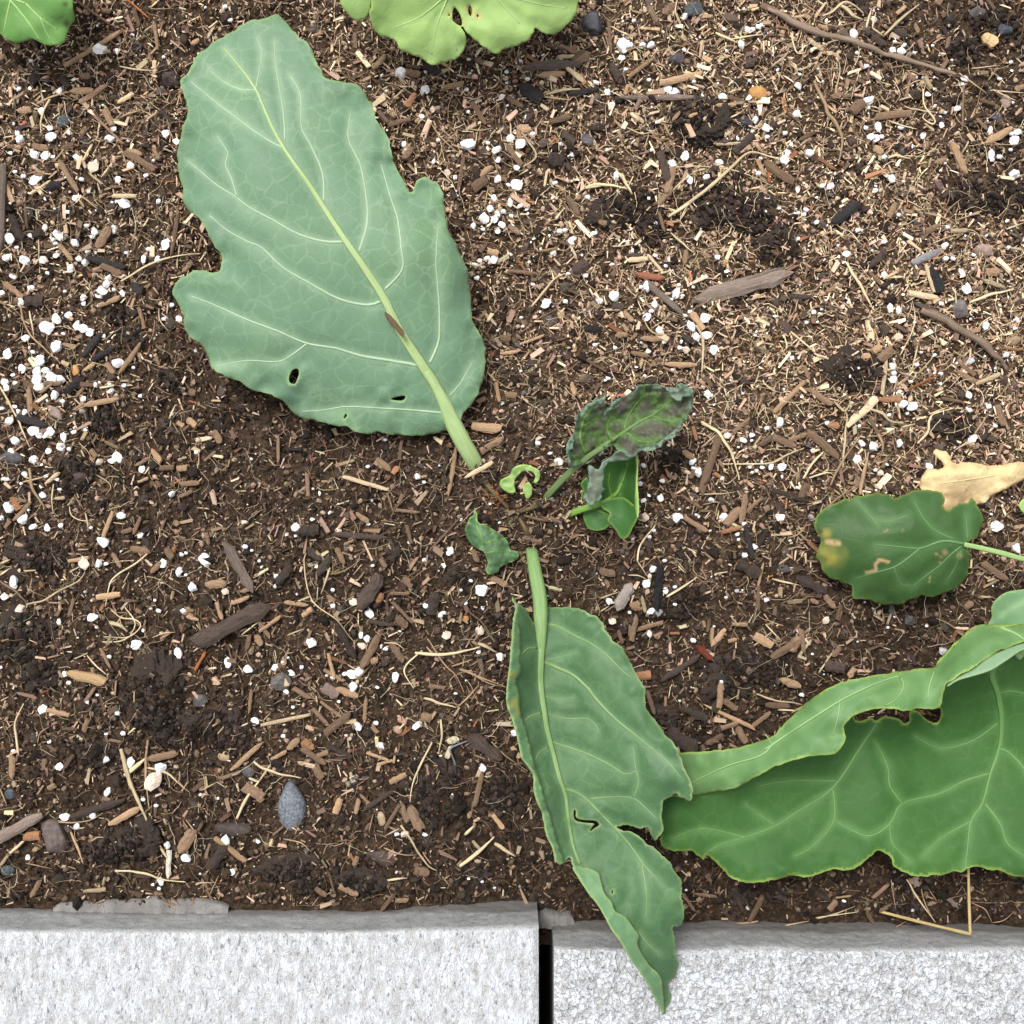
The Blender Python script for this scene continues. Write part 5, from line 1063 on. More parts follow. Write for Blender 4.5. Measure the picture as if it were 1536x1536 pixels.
# wood chips: x1,y1,x2,y2,width,colour   t tan  b brown  o orange-brown  p pale  d dark  g grey-brown  k black
CHIP = {
1: "375,365,700,190,26,t 410,525,535,520,36,t 460,590,615,490,32,b 675,590,770,540,26,p 600,630,650,725,40,t 495,620,705,825,16,b 720,880,890,975,40,b 735,860,820,890,30,t 880,850,920,920,26,b 345,930,445,1100,34,b 180,1115,290,1040,16,p 650,1128,785,1130,24,p 510,995,590,1060,14,p 475,940,525,830,14,p 590,1010,645,945,12,p 985,1470,1025,1240,24,b 340,1410,415,1500,30,t 560,1420,630,1310,50,b 462,440,518,436,40,b 190,840,280,860,36,b 360,860,420,830,34,b 100,640,180,630,36,t 890,130,905,280,22,t 770,50,800,150,26,b 470,780,495,730,30,b 150,1310,150,1180,16,g 440,5,630,135,14,b 270,1080,350,1060,44,k 60,1240,130,1380,60,d 1100,250,1150,230,26,t 590,60,640,65,30,b 350,440,400,500,44,d",
2: "25,480,125,560,34,t 590,370,700,430,44,b 570,610,690,560,30,t 800,620,830,735,22,t 690,1000,805,825,26,t 480,980,550,940,22,t 490,1180,690,1145,34,t 420,1210,490,1170,14,t 610,940,660,1000,30,b 140,1050,200,1080,40,b 165,1080,175,1220,34,t 255,1055,350,1055,28,b 375,1100,490,1030,50,k 440,1130,510,1045,22,b 230,1110,300,1060,18,t 150,580,245,580,70,d 480,900,580,770,40,k 530,920,660,850,34,k 500,330,720,390,40,k 760,480,820,540,50,k 1020,940,1100,885,12,b 900,900,915,950,20,b 870,1440,930,1510,34,t 520,1440,560,1480,30,b 600,1390,685,1430,22,b 780,1530,870,1480,20,b 1055,410,1105,360,30,b 1230,1330,1270,1400,40,b 1080,1265,1125,1300,40,t 1020,1280,1060,1305,26,t 920,1260,955,1310,32,d 100,1250,270,1300,50,k 1090,1100,1130,1115,40,b",
3: "795,320,855,295,18,t 1035,330,1150,325,30,b 1030,405,1110,370,24,b 770,620,810,520,20,b 600,630,645,490,24,t 395,775,515,755,24,t 760,700,860,720,40,t 645,730,695,810,24,b 870,840,925,780,30,t 955,700,995,760,40,b 1190,910,1300,900,50,t 1390,950,1470,920,26,t 1330,1020,1435,980,24,t 1250,1010,1275,1110,26,t 560,985,690,965,36,t 690,1000,780,1005,16,b 400,1090,420,990,20,b 260,325,345,265,24,p 65,415,150,430,22,t 80,540,170,440,26,b 310,415,375,410,18,p 1185,610,1205,680,26,b 575,1280,640,1390,20,b 1075,1090,1140,1115,20,t 1480,1200,1500,1260,40,t 1420,1280,1440,1200,26,b 1020,240,1080,235,34,t 920,240,1000,235,30,b 1000,550,1030,565,36,t 700,610,755,595,26,b",
4: "270,330,400,355,28,t 480,290,550,195,20,b 60,590,75,720,36,t 640,980,800,890,40,t 415,940,710,850,44,d 860,610,1020,570,40,b 1340,665,1500,520,30,t 1280,720,1390,680,24,b 1405,770,1510,830,60,b 1240,1070,1415,1195,34,t 870,1205,890,1120,18,b 485,1370,605,1360,22,p 180,1400,230,1310,30,b 65,1145,130,1085,16,p 5,1220,45,1165,18,p 140,1060,230,1050,50,o 1435,340,1445,210,20,t 630,500,700,510,18,b 480,450,510,380,30,b 1210,1230,1300,1110,70,d 1040,1145,1110,1020,66,b 0,1060,230,940,70,g 590,840,640,845,26,b",
5: "215,50,225,210,18,b 380,270,395,400,24,b 790,185,870,250,36,t 880,270,910,230,32,o 1200,390,1245,120,24,t 1180,270,1200,120,26,d 1390,140,1510,70,40,b 1340,0,1480,25,40,t 670,500,740,550,30,t 900,480,1030,495,20,b 960,570,985,670,22,b 545,620,830,640,36,d 600,680,650,655,18,t 555,700,600,790,34,t 450,850,520,750,50,d 215,900,290,790,60,d 355,600,450,590,70,d 690,1040,810,860,90,d 870,770,915,700,44,d 380,700,465,765,50,d 260,1010,390,1030,26,t 360,1090,415,1045,30,t 110,1180,240,1090,22,t 100,1110,170,1215,26,b 700,1390,800,1200,50,b 870,1250,940,1350,40,b 900,1100,960,1150,50,b 880,1010,990,1130,20,b 755,1355,795,1340,40,t 510,1305,540,1450,22,t 520,1330,615,1365,22,o 485,1400,600,1465,24,t 560,1150,660,1330,44,d 870,960,975,960,20,b 940,870,990,920,40,b 790,1010,820,960,36,o 500,975,545,1000,24,b 1450,870,1536,910,36,b 1340,710,1370,780,36,b 810,760,840,810,34,b 835,290,865,292,26,o 740,1120,890,1140,30,d 1100,1080,1130,960,60,d",
6: "50,415,320,355,22,p 415,460,560,350,50,b 340,320,430,410,26,b 390,280,510,370,20,t 640,395,650,250,24,t 280,550,415,635,34,b 105,610,190,565,22,t 200,550,260,490,40,t 285,505,345,550,50,o 370,590,430,570,30,t 350,640,395,720,50,b 655,575,775,615,18,t 720,640,800,620,18,t 790,745,880,695,34,t 475,920,500,840,40,t 590,920,605,840,26,t 615,815,685,880,18,b 650,890,800,800,30,d 900,890,970,1010,60,b 760,1010,840,880,22,b 850,870,890,970,36,b 1275,880,1320,690,30,b 1380,930,1440,1010,30,t 500,1340,600,1390,36,b 580,1220,600,1170,30,b 820,1420,890,1425,26,t 480,200,600,250,40,t 970,370,1030,370,55,b 1010,190,1100,200,22,b 230,200,330,260,30,b 930,1250,1010,1270,50,b 1250,480,1420,610,80,d 1490,540,1536,600,30,t 0,770,50,850,50,b 430,530,560,600,40,d 360,1350,420,1400,30,b 740,1480,810,1390,26,b",
7: "405,275,520,245,30,t 195,390,240,305,34,o 90,495,210,450,26,b 170,685,225,620,40,b 490,870,520,670,24,b 615,785,680,725,36,t 770,610,855,720,36,b 740,590,770,690,26,d 955,200,1100,195,34,t 1150,140,1240,80,50,b 1070,95,1190,95,24,p 920,10,1180,70,20,b 770,330,860,385,30,b 570,360,645,480,30,b 830,500,905,520,44,t 1010,690,1100,690,90,d 1090,530,1160,590,44,d 575,860,650,800,60,b 780,1070,845,1115,30,b 1110,910,1180,1000,30,b 1020,470,1140,440,34,b 0,160,70,90,30,t 190,150,270,155,20,b 190,190,270,195,40,t 290,150,380,190,50,k 1370,150,1420,220,44,d 1150,1330,1240,1290,70,d 660,1215,720,1230,40,t 780,1330,940,1345,24,b 1480,200,1536,170,20,t 1470,1265,1536,1265,26,p 1300,1040,1345,1060,34,b 1265,920,1270,1010,16,t 850,260,970,350,80,k 1130,310,1290,285,40,k",
8: "245,1050,265,1165,24,t 300,1120,365,1125,36,t 110,1300,280,1315,50,t 165,1450,280,1380,36,b 1010,345,1120,340,30,p 1120,315,1205,415,18,p 1110,470,1310,650,40,g 1330,370,1345,290,30,t 985,640,1035,700,28,t 940,780,1000,775,36,t 1080,795,1210,800,32,t 780,780,815,810,20,t 720,890,880,990,16,b 1220,945,1400,950,30,t 1370,650,1440,740,40,t 1025,880,1130,895,28,t 385,830,520,780,16,t 275,885,380,870,20,t 390,930,440,870,12,t 130,700,190,640,18,t 680,1050,700,1120,26,t 360,1500,385,1400,18,b 480,300,600,275,14,t 655,0,725,85,26,b 1180,70,1220,180,20,b 920,610,980,620,50,d 755,740,850,745,46,k 610,240,700,260,20,b 270,800,330,800,40,b",
9: "320,140,335,350,26,b 460,500,620,380,26,t 660,550,930,480,44,t 420,630,870,650,36,g 1020,700,1160,685,28,t 1115,640,1210,670,30,b 580,40,640,140,36,b 680,90,745,30,50,b 465,745,550,805,30,p 1030,945,1190,945,20,p 1150,1000,1270,890,50,d 1350,1070,1536,1200,60,b 700,1270,750,1100,50,b 655,1000,715,1200,50,d 1300,1050,1350,1160,30,t 45,1290,120,1410,36,b 650,1340,740,1240,40,b 340,420,400,550,50,d 0,300,120,350,30,b 0,370,120,375,26,p 90,400,170,340,60,b 430,620,450,560,30,t 740,790,790,740,22,t 850,770,900,745,22,t 1330,30,1500,120,40,b",
10: "1060,940,1160,1140,50,t 165,1020,290,1120,26,o 560,770,790,745,50,b 1290,935,1450,850,46,t 280,1460,450,1340,70,k 650,1430,690,1340,40,t 400,740,480,670,70,b 775,500,820,520,44,b 115,250,210,330,30,p 820,150,840,220,26,t 700,90,755,45,26,t 180,170,270,195,26,t 90,100,130,120,30,t 550,970,610,1000,50,t 870,970,905,960,40,t 910,1100,925,1040,14,p 950,1070,1020,1050,34,t 210,1310,260,1360,20,b 1210,760,1290,850,22,b 1140,560,1130,850,12,b 870,1340,920,1370,30,b 360,530,430,545,30,b 270,640,340,620,34,b 340,640,420,620,30,b 60,920,160,870,30,b 1480,590,1536,570,40,t 530,250,620,290,40,d 690,200,760,240,60,d 490,220,550,215,34,d 1030,330,1040,250,30,b 1250,650,1340,690,22,b",
11: "1265,400,1410,440,28,p 1285,345,1370,340,56,t 580,920,670,850,60,b 605,1140,630,920,28,p 530,300,620,200,50,d 240,470,340,430,30,b 385,670,450,640,30,b 540,870,600,830,50,t 130,1120,240,1210,30,b 0,1160,80,1080,26,b 110,1390,280,1536,50,b 380,1350,560,1180,46,p 520,1310,600,1440,26,b 580,1180,740,1185,36,o 1000,1170,1130,1200,20,b 1100,1000,1220,1060,30,b 1215,1080,1380,1015,28,p 1360,1220,1400,1350,40,b 890,80,980,40,40,b 1060,70,1165,70,30,p 690,690,770,740,26,b 150,630,150,680,36,b 470,900,520,900,50,t 0,500,130,510,30,d 90,960,120,1050,30,b 160,880,250,915,16,p 1400,845,1536,850,18,o 1130,960,1210,1020,30,b 940,1290,1060,1300,30,d",
12: "980,250,1165,60,34,t 1200,100,1345,205,34,b 970,420,1110,480,44,b 1190,380,1390,550,50,b 880,470,960,415,36,b 1070,440,1180,400,30,b 700,390,810,300,34,b 1145,820,1195,730,50,b 960,770,1190,840,34,d 755,980,780,800,38,b 650,1000,750,890,60,b 780,920,890,820,24,b 630,1045,760,1010,30,o 380,950,530,1040,36,t 360,800,490,885,20,b 780,1000,830,1200,34,k 870,1140,930,1020,36,d 740,1250,870,1320,90,d 865,1400,900,1250,18,t 370,510,440,560,40,t 1190,1100,1260,1170,30,o 920,735,970,715,26,b 905,900,940,880,44,b 1330,340,1400,345,40,o 440,350,460,440,24,o 875,210,895,160,22,b 520,20,560,90,26,b 420,690,440,640,30,b",
13: "210,620,240,450,40,b 250,545,410,500,30,b 200,390,265,390,60,t 275,330,300,430,24,p 735,650,825,545,36,t 1020,590,1130,650,60,t 870,510,970,515,28,t 845,625,900,610,26,t 790,1060,795,900,44,t 810,1010,900,1075,40,b 700,1050,1015,1195,26,t 700,1300,810,1240,40,b 905,1190,960,1290,50,b 800,1195,910,1160,30,b 1190,870,1320,925,50,t 1090,1040,1250,1050,40,b 1010,1180,1120,1090,30,b 540,1060,700,1130,60,d 450,1220,640,1340,110,d 1130,730,1310,620,50,b 1330,550,1340,690,30,b 310,950,355,1100,28,b 230,850,330,845,60,o 410,880,650,720,44,d 120,550,150,640,26,b 1045,260,1040,420,30,b 1480,330,1536,400,30,b 1310,210,1480,300,60,d 680,490,690,530,20,t 880,740,890,680,16,t 0,160,100,180,50,b 430,1080,435,990,20,b 710,560,720,480,26,b",
14: "230,320,290,400,30,b 310,480,330,380,34,b 1270,110,1420,215,44,b 130,350,180,370,30,b 230,780,350,800,76,d 390,860,420,800,40,t 280,720,320,660,36,b 0,690,60,600,60,b 60,540,85,690,26,b 1150,400,1200,370,40,b 1080,535,1165,540,18,p 640,740,690,725,18,b 800,720,820,780,30,d",
16: "70,230,120,305,14,b 360,350,410,240,22,b 890,250,950,190,16,b 1180,220,1250,290,20,g 860,310,890,360,18,b 120,230,215,245,14,b 275,365,390,350,8,t 730,250,790,240,8,t 700,300,730,260,26,b 470,240,520,260,20,d 300,240,330,310,20,d"}
# straws and root strands: width,colour,x,y,x,y,...
STRAW = {
1: "14,p,315,530,260,620,235,700,235,770;10,p,690,380,790,400,905,408;12,t,690,680,740,655,825,630;9,t,700,860,720,920,730,960;8,p,120,430,200,425,285,422;8,b,110,470,220,460,320,470;14,t,210,600,290,560,400,530;10,t,310,930,360,870,385,820;10,t,470,1130,560,1200,580,1215;8,b,710,180,740,270,820,360;12,p,870,40,915,0;10,p,830,180,880,145",
2: "12,p,695,470,760,430,850,375,960,335,1060,315,1155,310;10,t,115,600,150,740,220,820,330,920,400,970;10,p,170,640,195,790;6,p,915,625,920,690,970,755;10,p,220,230,225,360;12,p,975,1260,1010,1180;8,t,440,1210,520,1170",
3: "18,t,165,240,175,310,200,380,260,465;12,t,130,320,220,300,280,280;9,p,310,330,300,420,310,500;7,p,555,280,620,320,640,350,610,390;12,p,150,1025,250,1000,350,940,450,890,490,835;14,b,0,885,100,960,155,1020;12,p,860,720,780,790,680,850,630,910,605,1040;12,p,490,500,510,600;5,p,400,460,410,510,470,540,540,535;10,p,500,1320,560,1380,615,1430;8,p,640,1060,700,1100,780,1110,810,1150,740,1210,600,1210;9,p,590,1240,690,1235,760,1200,820,1150;7,p,720,1040,760,1090,780,1140,745,1210;6,p,880,1215,940,1190,1010,1185;10,p,1390,1200,1500,1115;14,p,0,790,60,765;12,p,0,855,50,820;10,t,280,1010,370,1020;24,p,635,1120,690,1150,730,1185",
4: "14,t,850,500,840,620,840,760,860,900;14,p,845,660,960,690,1060,780;14,p,105,590,90,480,85,400,135,290;8,t,215,520,230,460,290,420;8,t,230,550,320,600;9,t,290,970,420,975,520,960,590,920;16,t,405,1030,450,1120,480,1210;18,p,1360,955,1430,820,1530,690;14,p,660,1255,830,1265,930,1300,1065,1320;18,p,920,1105,980,1205;7,t,1070,960,1130,1040,1120,1120,1160,1170;8,t,150,1210,300,1240;8,p,1130,1325,1240,1320;8,t,1205,1395,1260,1280;10,t,0,780,40,880;8,p,1160,790,1250,740;7,p,520,1090,560,1060,600,1060",
5: "8,p,410,685,370,760,380,880,420,1010,540,1100,655,1235;8,t,265,580,240,660,250,720;12,p,520,810,465,965;9,t,520,850,600,830,690,770;16,b,1090,715,1180,620,1260,530;10,b,850,390,890,510;10,b,900,470,970,350;20,p,1010,1300,1200,1310,1380,1270;10,p,1050,1290,960,1370,950,1430,1000,1510;20,p,1370,1250,1480,1300;10,t,1080,1220,1180,1370,1240,1430,1290,1536;14,b,1310,1050,1410,1150,1480,1260;10,t,1270,1400,1400,1450,1536,1500;8,p,830,1245,900,1250,950,1290;10,p,275,1200,370,1165;9,t,1220,1380,1340,1340",
6: "16,p,0,625,100,680,275,720;12,p,100,640,10,770;12,p,1030,510,960,650,920,750,900,860;16,p,980,260,1170,310;14,p,1080,380,1085,470,1070,570;8,t,170,1070,270,1090,335,1145;6,t,400,1160,430,1100,490,1095;14,p,850,990,910,1080,1000,1220,1055,1255;10,p,840,1010,760,1050;24,p,1185,1230,1290,1150,1390,1055;24,p,1390,1095,1510,1170;20,p,1215,1050,1265,1000;14,p,775,1305,885,1295;10,t,1175,310,1240,250,1300,180;10,t,1190,90,1250,110,1350,170,1460,195;8,t,665,1025,690,925;8,t,1370,510,1440,580,1536,650;8,t,750,1120,860,1160,945,1160;8,t,1085,1285,1140,1345",
7: "8,t,280,350,330,480,430,600,520,665,600,690;8,p,540,510,620,520,690,505;8,p,1010,70,960,130,940,210;30,p,1110,160,1160,200,1220,245;8,t,985,580,1000,500,1030,440;18,p,1220,850,1320,830,1480,860;18,p,1430,770,1490,890;12,p,895,590,940,670,860,730;14,p,910,1536,990,1440,1050,1370,1110,1345;8,t,640,970,665,830;18,p,1000,310,1100,290,1190,285;10,p,980,325,1130,345;24,p,1485,420,1536,460",
8: "18,p,1240,95,1330,40,1390,0;8,p,1310,110,1350,50;12,p,1250,190,1320,250,1385,300;16,p,1400,720,1435,800,1430,1000;7,t,1240,320,1290,295;10,p,1430,1290,1536,1340;10,p,75,365,150,385",
9: "8,p,680,1110,850,1095,1000,1100,1150,1120,1300,1180,1475,1260;9,p,790,1450,850,1340,960,1260;20,p,1025,215,1165,285;12,p,1100,260,1340,225;10,p,330,170,430,220,500,245;8,p,330,600,430,650,505,695;9,t,760,460,800,560,850,645;10,t,920,460,1010,550,1090,610;9,p,1110,610,1210,570;14,p,1240,670,1400,675;28,p,40,450,110,490,170,545;9,p,440,840,540,880,640,850;18,p,390,1140,430,1200,470,1280;14,p,165,1240,280,1220,330,1210;14,t,690,830,740,910;8,t,740,930,770,1050;6,t,950,330,1040,350,1100,310;14,p,1390,440,1490,360,1510,300;6,t,1010,30,1080,120,1140,190;10,p,770,0,760,80,810,210;10,p,735,1260,820,1180,890,1130",
10: "14,p,0,420,60,460,180,400;16,p,210,105,270,80,350,15,420,40,480,90;28,p,320,30,400,90,470,130;16,p,500,180,530,60;12,p,540,180,560,80;20,p,620,230,720,130,850,25;14,p,540,180,620,240;9,p,180,310,340,260,500,330;7,t,150,125,300,170,520,120;7,p,740,590,820,535,880,530;12,p,870,590,880,690,950,790,930,815,870,770,920,720;10,p,790,715,960,740;10,p,1330,590,1480,660;8,p,1310,595,1536,610;10,t,1110,480,1300,625;14,t,890,1400,1020,1440,1090,1480;10,t,1090,1450,1230,1400,1310,1375;14,t,960,1300,1000,1385;7,t,1020,1420,1050,1370,1120,1310;9,p,300,580,325,460,310,380;12,p,0,210,40,340,100,345;12,p,640,790,740,830,830,850;16,p,640,1040,700,1020,785,1050;7,p,550,1160,640,1140,740,1125;10,p,80,880,100,820;14,b,360,985,430,960,510,925;10,p,1420,1510,1536,1465;7,p,1190,450,1380,430;6,t,1300,530,1370,430",
11: "20,p,360,280,430,380,500,500,555,600;14,p,0,735,80,800,170,885;20,p,1180,540,1320,490,1470,455;9,p,720,890,790,760,820,650,800,530;10,p,940,150,1030,115,1130,90;12,p,800,985,840,810;12,p,840,1015,940,900;10,p,700,1090,770,1030;9,p,720,1000,860,1050;14,p,350,1536,360,1400,375,1290,330,1240,285,1190;20,p,520,1240,600,1270,660,1320,745,1340;12,p,730,1365,820,1340;18,p,830,1475,900,1400,910,1320,960,1270,1075,1240;12,p,910,1280,1030,1235;12,t,1210,1410,1300,1280;12,p,1090,560,1085,450;8,p,310,830,370,830,445,865;12,p,650,380,750,375;20,t,570,1390,610,1480,600,1536;9,p,1350,740,1390,800,1380,730",
12: "20,p,490,320,590,380,660,470,700,560,740,705;12,p,490,490,600,395;12,p,620,600,800,598,950,590,1060,540,1165,495;14,p,1165,695,1220,600,1295,520;12,p,1200,690,1320,655,1370,680;14,t,1310,890,1420,800,1536,740;16,p,1420,620,1440,420,1455,270;16,t,1340,740,1420,580,1536,420;14,p,70,1240,90,1130,190,1000;8,p,70,1240,140,1340;9,p,480,795,600,795,715,780;9,t,1060,1080,1130,1060,1190,980;14,p,960,1350,1060,1380,1135,1395;16,p,265,1470,380,1400,465,1340;8,p,10,1330,80,1330,140,1360;7,p,1090,190,1260,190;8,t,610,260,680,390;9,p,1370,190,1440,250,1480,150;8,t,845,280,890,150",
13: "8,p,1010,655,1130,560;10,p,1090,510,1195,620;14,p,1030,970,1150,1010,1330,1040;14,p,1170,1075,1300,1080;12,p,0,340,130,295;10,p,0,430,60,390;6,t,220,690,300,750,380,755;5,p,450,1000,470,910,500,930;12,p,1440,830,1530,700;6,t,785,350,800,400,830,415;7,p,520,110,565,160",
14: "12,p,200,810,270,700;6,p,1170,140,1240,140;6,t,960,470,1040,510,1130,570",
15: "26,t,535,415,550,300,590,150;10,p,0,215,90,170,190,130;12,p,180,320,250,210,310,150;6,t,80,570,130,670,210,600",
16: "6,p,480,375,540,362,610,350;6,p,645,340,730,315,810,285;5,p,640,335,740,320,820,310;8,p,1030,170,1090,265,1155,355;6,t,950,395,1030,350;5,t,965,170,975,240,985,300;5,t,1310,270,1370,300,1400,355;6,t,1095,210,1110,270,1140,330;4,t,1400,355,1450,345,1490,310"}

def top_z(u, v, r):
    """Height of the littered soil under a thing of pixel radius r."""
    a = np.linspace(0, 2 * np.pi, 9)[:-1]
    zz = soil_px(u + 0.6 * r * np.cos(a), v + 0.6 * r * np.sin(a))
    return float(max(zz.mean(), soil_px(np.array(u), np.array(v))))

def lumpy(name, seed, sub, amp, freq, mat):
    import bmesh
    bm = bmesh.new(); bmesh.ops.create_icosphere(bm, subdivisions=sub, radius=1.0)
    n1, n2, n3 = VNoise(seed), VNoise(seed + 1), VNoise(seed + 2)
    for v in bm.verts:
        c = v.co
        d = n1(c.x * freq + 9, c.y * freq + 4) + n2(c.y * freq + 2, c.z * freq + 7) + n3(c.z * freq + 1, c.x * freq + 5)
        v.co = c * (1 + amp * float(d))
    if name == 'perlite_granule':      # broken, knobbly grains
        rs = np.random.default_rng(seed)
        for _ in range(7):
            nv = Vector(rs.normal(size=3)).normalized(); dl = rs.uniform(0.5, 0.82)
            for v in bm.verts:
                e = v.co.dot(nv) - dl
                if e > 0: v.co -= nv * e * rs.uniform(0.8, 1.1)
        for v in bm.verts: v.co *= 1.12
    for f in bm.faces: f.smooth = name != 'perlite_granule'
    me = bpy.data.meshes.new(name); bm.to_mesh(me); bm.free(); me.materials.append(mat)
    return me

# --- perlite
def mat_perlite(name, c1, c2):
    t = NT(name); co = t.obj()
    n = t.noise(co, 4.5, 4, 0.6)
    c = t.mix(t.math('MULTIPLY', t.math('SUBTRACT', n, 0.38), 4.0, True), c2, c1)
    dirt = t.math('MULTIPLY', t.math('SUBTRACT', t.noise(co, 2.2, 5, 0.7), 0.56), 5.0, True)
    c = t.mix(t.math('MULTIPLY', dirt, 0.55), c, (0.30, 0.22, 0.15))
    return t.end(t.bsdf(c, 0.9, t.bump(n, 0.0004, 0.5), 0.2))
PM = {'w': mat_perlite('perlite_white', (0.88, 0.88, 0.87), (0.72, 0.705, 0.68)), 'b': mat_perlite('perlite_beige', (0.66, 0.56, 0.47), (0.46, 0.36, 0.28)), 'g': mat_perlite('perlite_grey', (0.48, 0.48, 0.50), (0.30, 0.30, 0.31))}
PPROTO = {k: [lumpy('perlite_granule', 50 + 7 * i, 2, 0.24, 1.7, m) for i in range(9)] for k, m in PM.items()}
gran = []
for ti, s in PERL.items():
    ox, oy, sc = T[ti]
    for tok in s.split():
        kind = 'w'
        if tok[-1] in 'bg': kind, tok = tok[-1], tok[:-1]
        x, y, r = map(float, tok.split(','))
        gran.append((ox + x / sc, oy + y / sc, r / sc, kind))
gran.sort(key=lambda g: -g[2])
kept = []
for g in gran:
    if all((g[0] - k[0]) ** 2 + (g[1] - k[1]) ** 2 > (0.62 * (g[2] + k[2])) ** 2 for k in kept): kept.append(g)
HB = [(np.asarray(L['outline']), L['outline'].min(0), L['outline'].max(0)) for L in (L_A, L_B, L_C, L_Cf, L_H, L_D, L_J, L_K, L_E, L_F)]
def hidden_by_leaf(u, v, rad=0):
    for o_, lo, hi in HB:
        if u < lo[0] or v < lo[1] or u > hi[0] or v > hi[1]: continue
        x0, y0 = o_[:, 0], o_[:, 1]; x1, y1 = np.roll(x0, 1), np.roll(y0, 1)
        c = ((y0 > v) != (y1 > v)) & (u < (x1 - x0) * (v - y0) / (y1 - y0 + 1e-12) + x0)
        if c.sum() % 2 and np.hypot(x0 - u, y0 - v).min() > rad: return True
    return False
LM = [('fresh green leaf', 60, 50), ('blue-green leaf tip', 430, 60), ('notch in the blue-green leaf', 650, 290), ('blue-green leaf stalk', 705, 690), ('chewed light green leaf', 680, 60), ('orange pebble', 1136, 140),
      ('long straight twig', 1330, 70), ('square wood chip', 1484, 60), ('wide bark slab', 1120, 430), ('split seed husk', 1400, 415), ('thick frayed twig', 1450, 500), ('purple-green leaf', 960, 620), ('charred stick', 985, 880),
      ('purplish bark wedge', 1065, 700), ('spotted dark leaf', 1300, 800), ('dried tan leaf', 1450, 720), ('dark red scrap', 1057, 980), ('crumpled small leaf', 735, 820), ('leaf draped over the concrete', 800, 1130), ('slate teardrop pebble', 437, 1210),
      ('plastic thread', 680, 1130), ('crossed straws', 200, 1180), ('wood pellet', 130, 1016), ('soil-covered stick', 370, 940), ('ashy bark strip', 355, 850), ('thick grey twig in the perlite patch', 5, 310), ('curled seed coat', 113, 556),
      ('blue-green leaf lobe', 275, 440), ('warm-grey oval pebble', 882, 210), ('charcoal lump', 896, 35), ('folded deep green leaf', 1200, 1080), ('bent olive straw', 1420, 1390), ('pinkish-grey chipped stone', 85, 620), ('dark blue-grey pebble', 95, 182),
      ('wavy tan root', 1250, 180), ('concrete gap', 815, 1360), ('flat dark stone', 350, 1243), ('reddish-orange chip', 975, 415), ('bent pale straw arching over a clod', 1080, 270), ('group of three seeds', 600, 1090)]
LMA = np.array([(l[1], l[2]) for l in LM], float)
def near(u, v):
    d = np.hypot(LMA[:, 0] - u, LMA[:, 1] - v); i = int(d.argmin())
    return ('next to the ' if d[i] < 60 else 'near the ') + LM[i][0]
P_LAB = {'w': ('white perlite granule', 'white perlite granules on the soil'), 'b': ('beige granule', 'beige granules on the soil'), 'g': ('grey granule', 'grey granules on the soil')}
NW = 0; rest = []
for (u, v, r, kind) in kept:
    if hidden_by_leaf(u, v, r + 2): continue
    if kind == 'w' and NW >= 300: rest.append((u, v, r)); continue
    NW += kind == 'w'
    rr = (r * 1.08 + 0.2) * PXM
    z = top_z(u, v, r) + 0.0010 + rr * 0.22
    o = link('perlite_granule', random.choice(PPROTO[kind]), None, None, W(u, v, z))
    o.scale = (rr * random.uniform(0.95, 1.22), rr * random.uniform(0.78, 1.0), rr * random.uniform(0.6, 0.85))
    o.rotation_euler = (random.uniform(-0.5, 0.5), random.uniform(-0.5, 0.5), random.uniform(0, 6.28))
    szw = 'large ' if r > 6.4 else ('small ' if r < 4.2 else '')
    tag(o, szw + P_LAB[kind][0] + ' ' + near(u, v), 'perlite' if kind == 'w' else 'granule', P_LAB[kind][1])
V, Fa = [], []
for i, (u, v, r) in enumerate(rest):
    rr = (r * 1.0 + 0.2) * PXM; z = top_z(u, v, r) + 0.0013 + rr * 0.6
    V.append(ICO_V * (1 + rng.uniform(-.25, .25, (12, 1))) * rr * np.array([1.15, 0.9, 0.7]) + W(u, v, z)); Fa.append(ICO_F + 12 * i)
if rest:
    o = link('small_perlite', bulk_mesh('small_perlite', np.vstack(V), np.vstack(Fa), 3, np.full((12 * len(rest), 3), 0.82)), M_white)
    o['kind'] = 'stuff'; o['label'] = 'small white perlite grains scattered over the soil'

# --- wood chips
CHM = {'t': mat_chip('wood_tan', (0.47, 0.315, 0.190), (0.26, 0.165, 0.096)), 'b': mat_chip('wood_brown', (0.29, 0.190, 0.122), (0.13, 0.082, 0.052)),
       'o': mat_chip('wood_orange', (0.40, 0.215, 0.112), (0.19, 0.09, 0.048)), 'p': mat_chip('wood_pale', (0.70, 0.56, 0.37), (0.44, 0.32, 0.19)),
       'd': mat_chip('bark_dark', (0.090, 0.066, 0.055), (0.032, 0.023, 0.018)), 'g': mat_chip('bark_grey', (0.25, 0.195, 0.16), (0.10, 0.075, 0.060)),
       'k': mat_chip('bark_black', (0.045, 0.039, 0.038), (0.015, 0.012, 0.012), rough=0.65)}
CH_LAB = {'t': ('wood_chip', 'tan wood chip', 'wood chip', 'tan wood chips on the soil'), 'b': ('wood_chip', 'mid-brown wood chip', 'wood chip', 'brown wood chips on the soil'),
          'o': ('wood_chip', 'orange-brown wood chip', 'wood chip', 'orange-brown wood chips on the soil'), 'p': ('wood_splinter', 'pale straw-coloured wood splinter', 'wood splinter', 'pale splinters on the soil'),
          'd': ('bark_flake', 'dark brown bark flake', 'bark flake', 'dark bark flakes on the soil'), 'g': ('bark_flake', 'weathered grey-brown bark flake', 'bark flake', 'grey-brown bark flakes on the soil'),
          'k': ('bark_flake', 'blackened bark flake', 'bark flake', 'black bark flakes on the soil')}
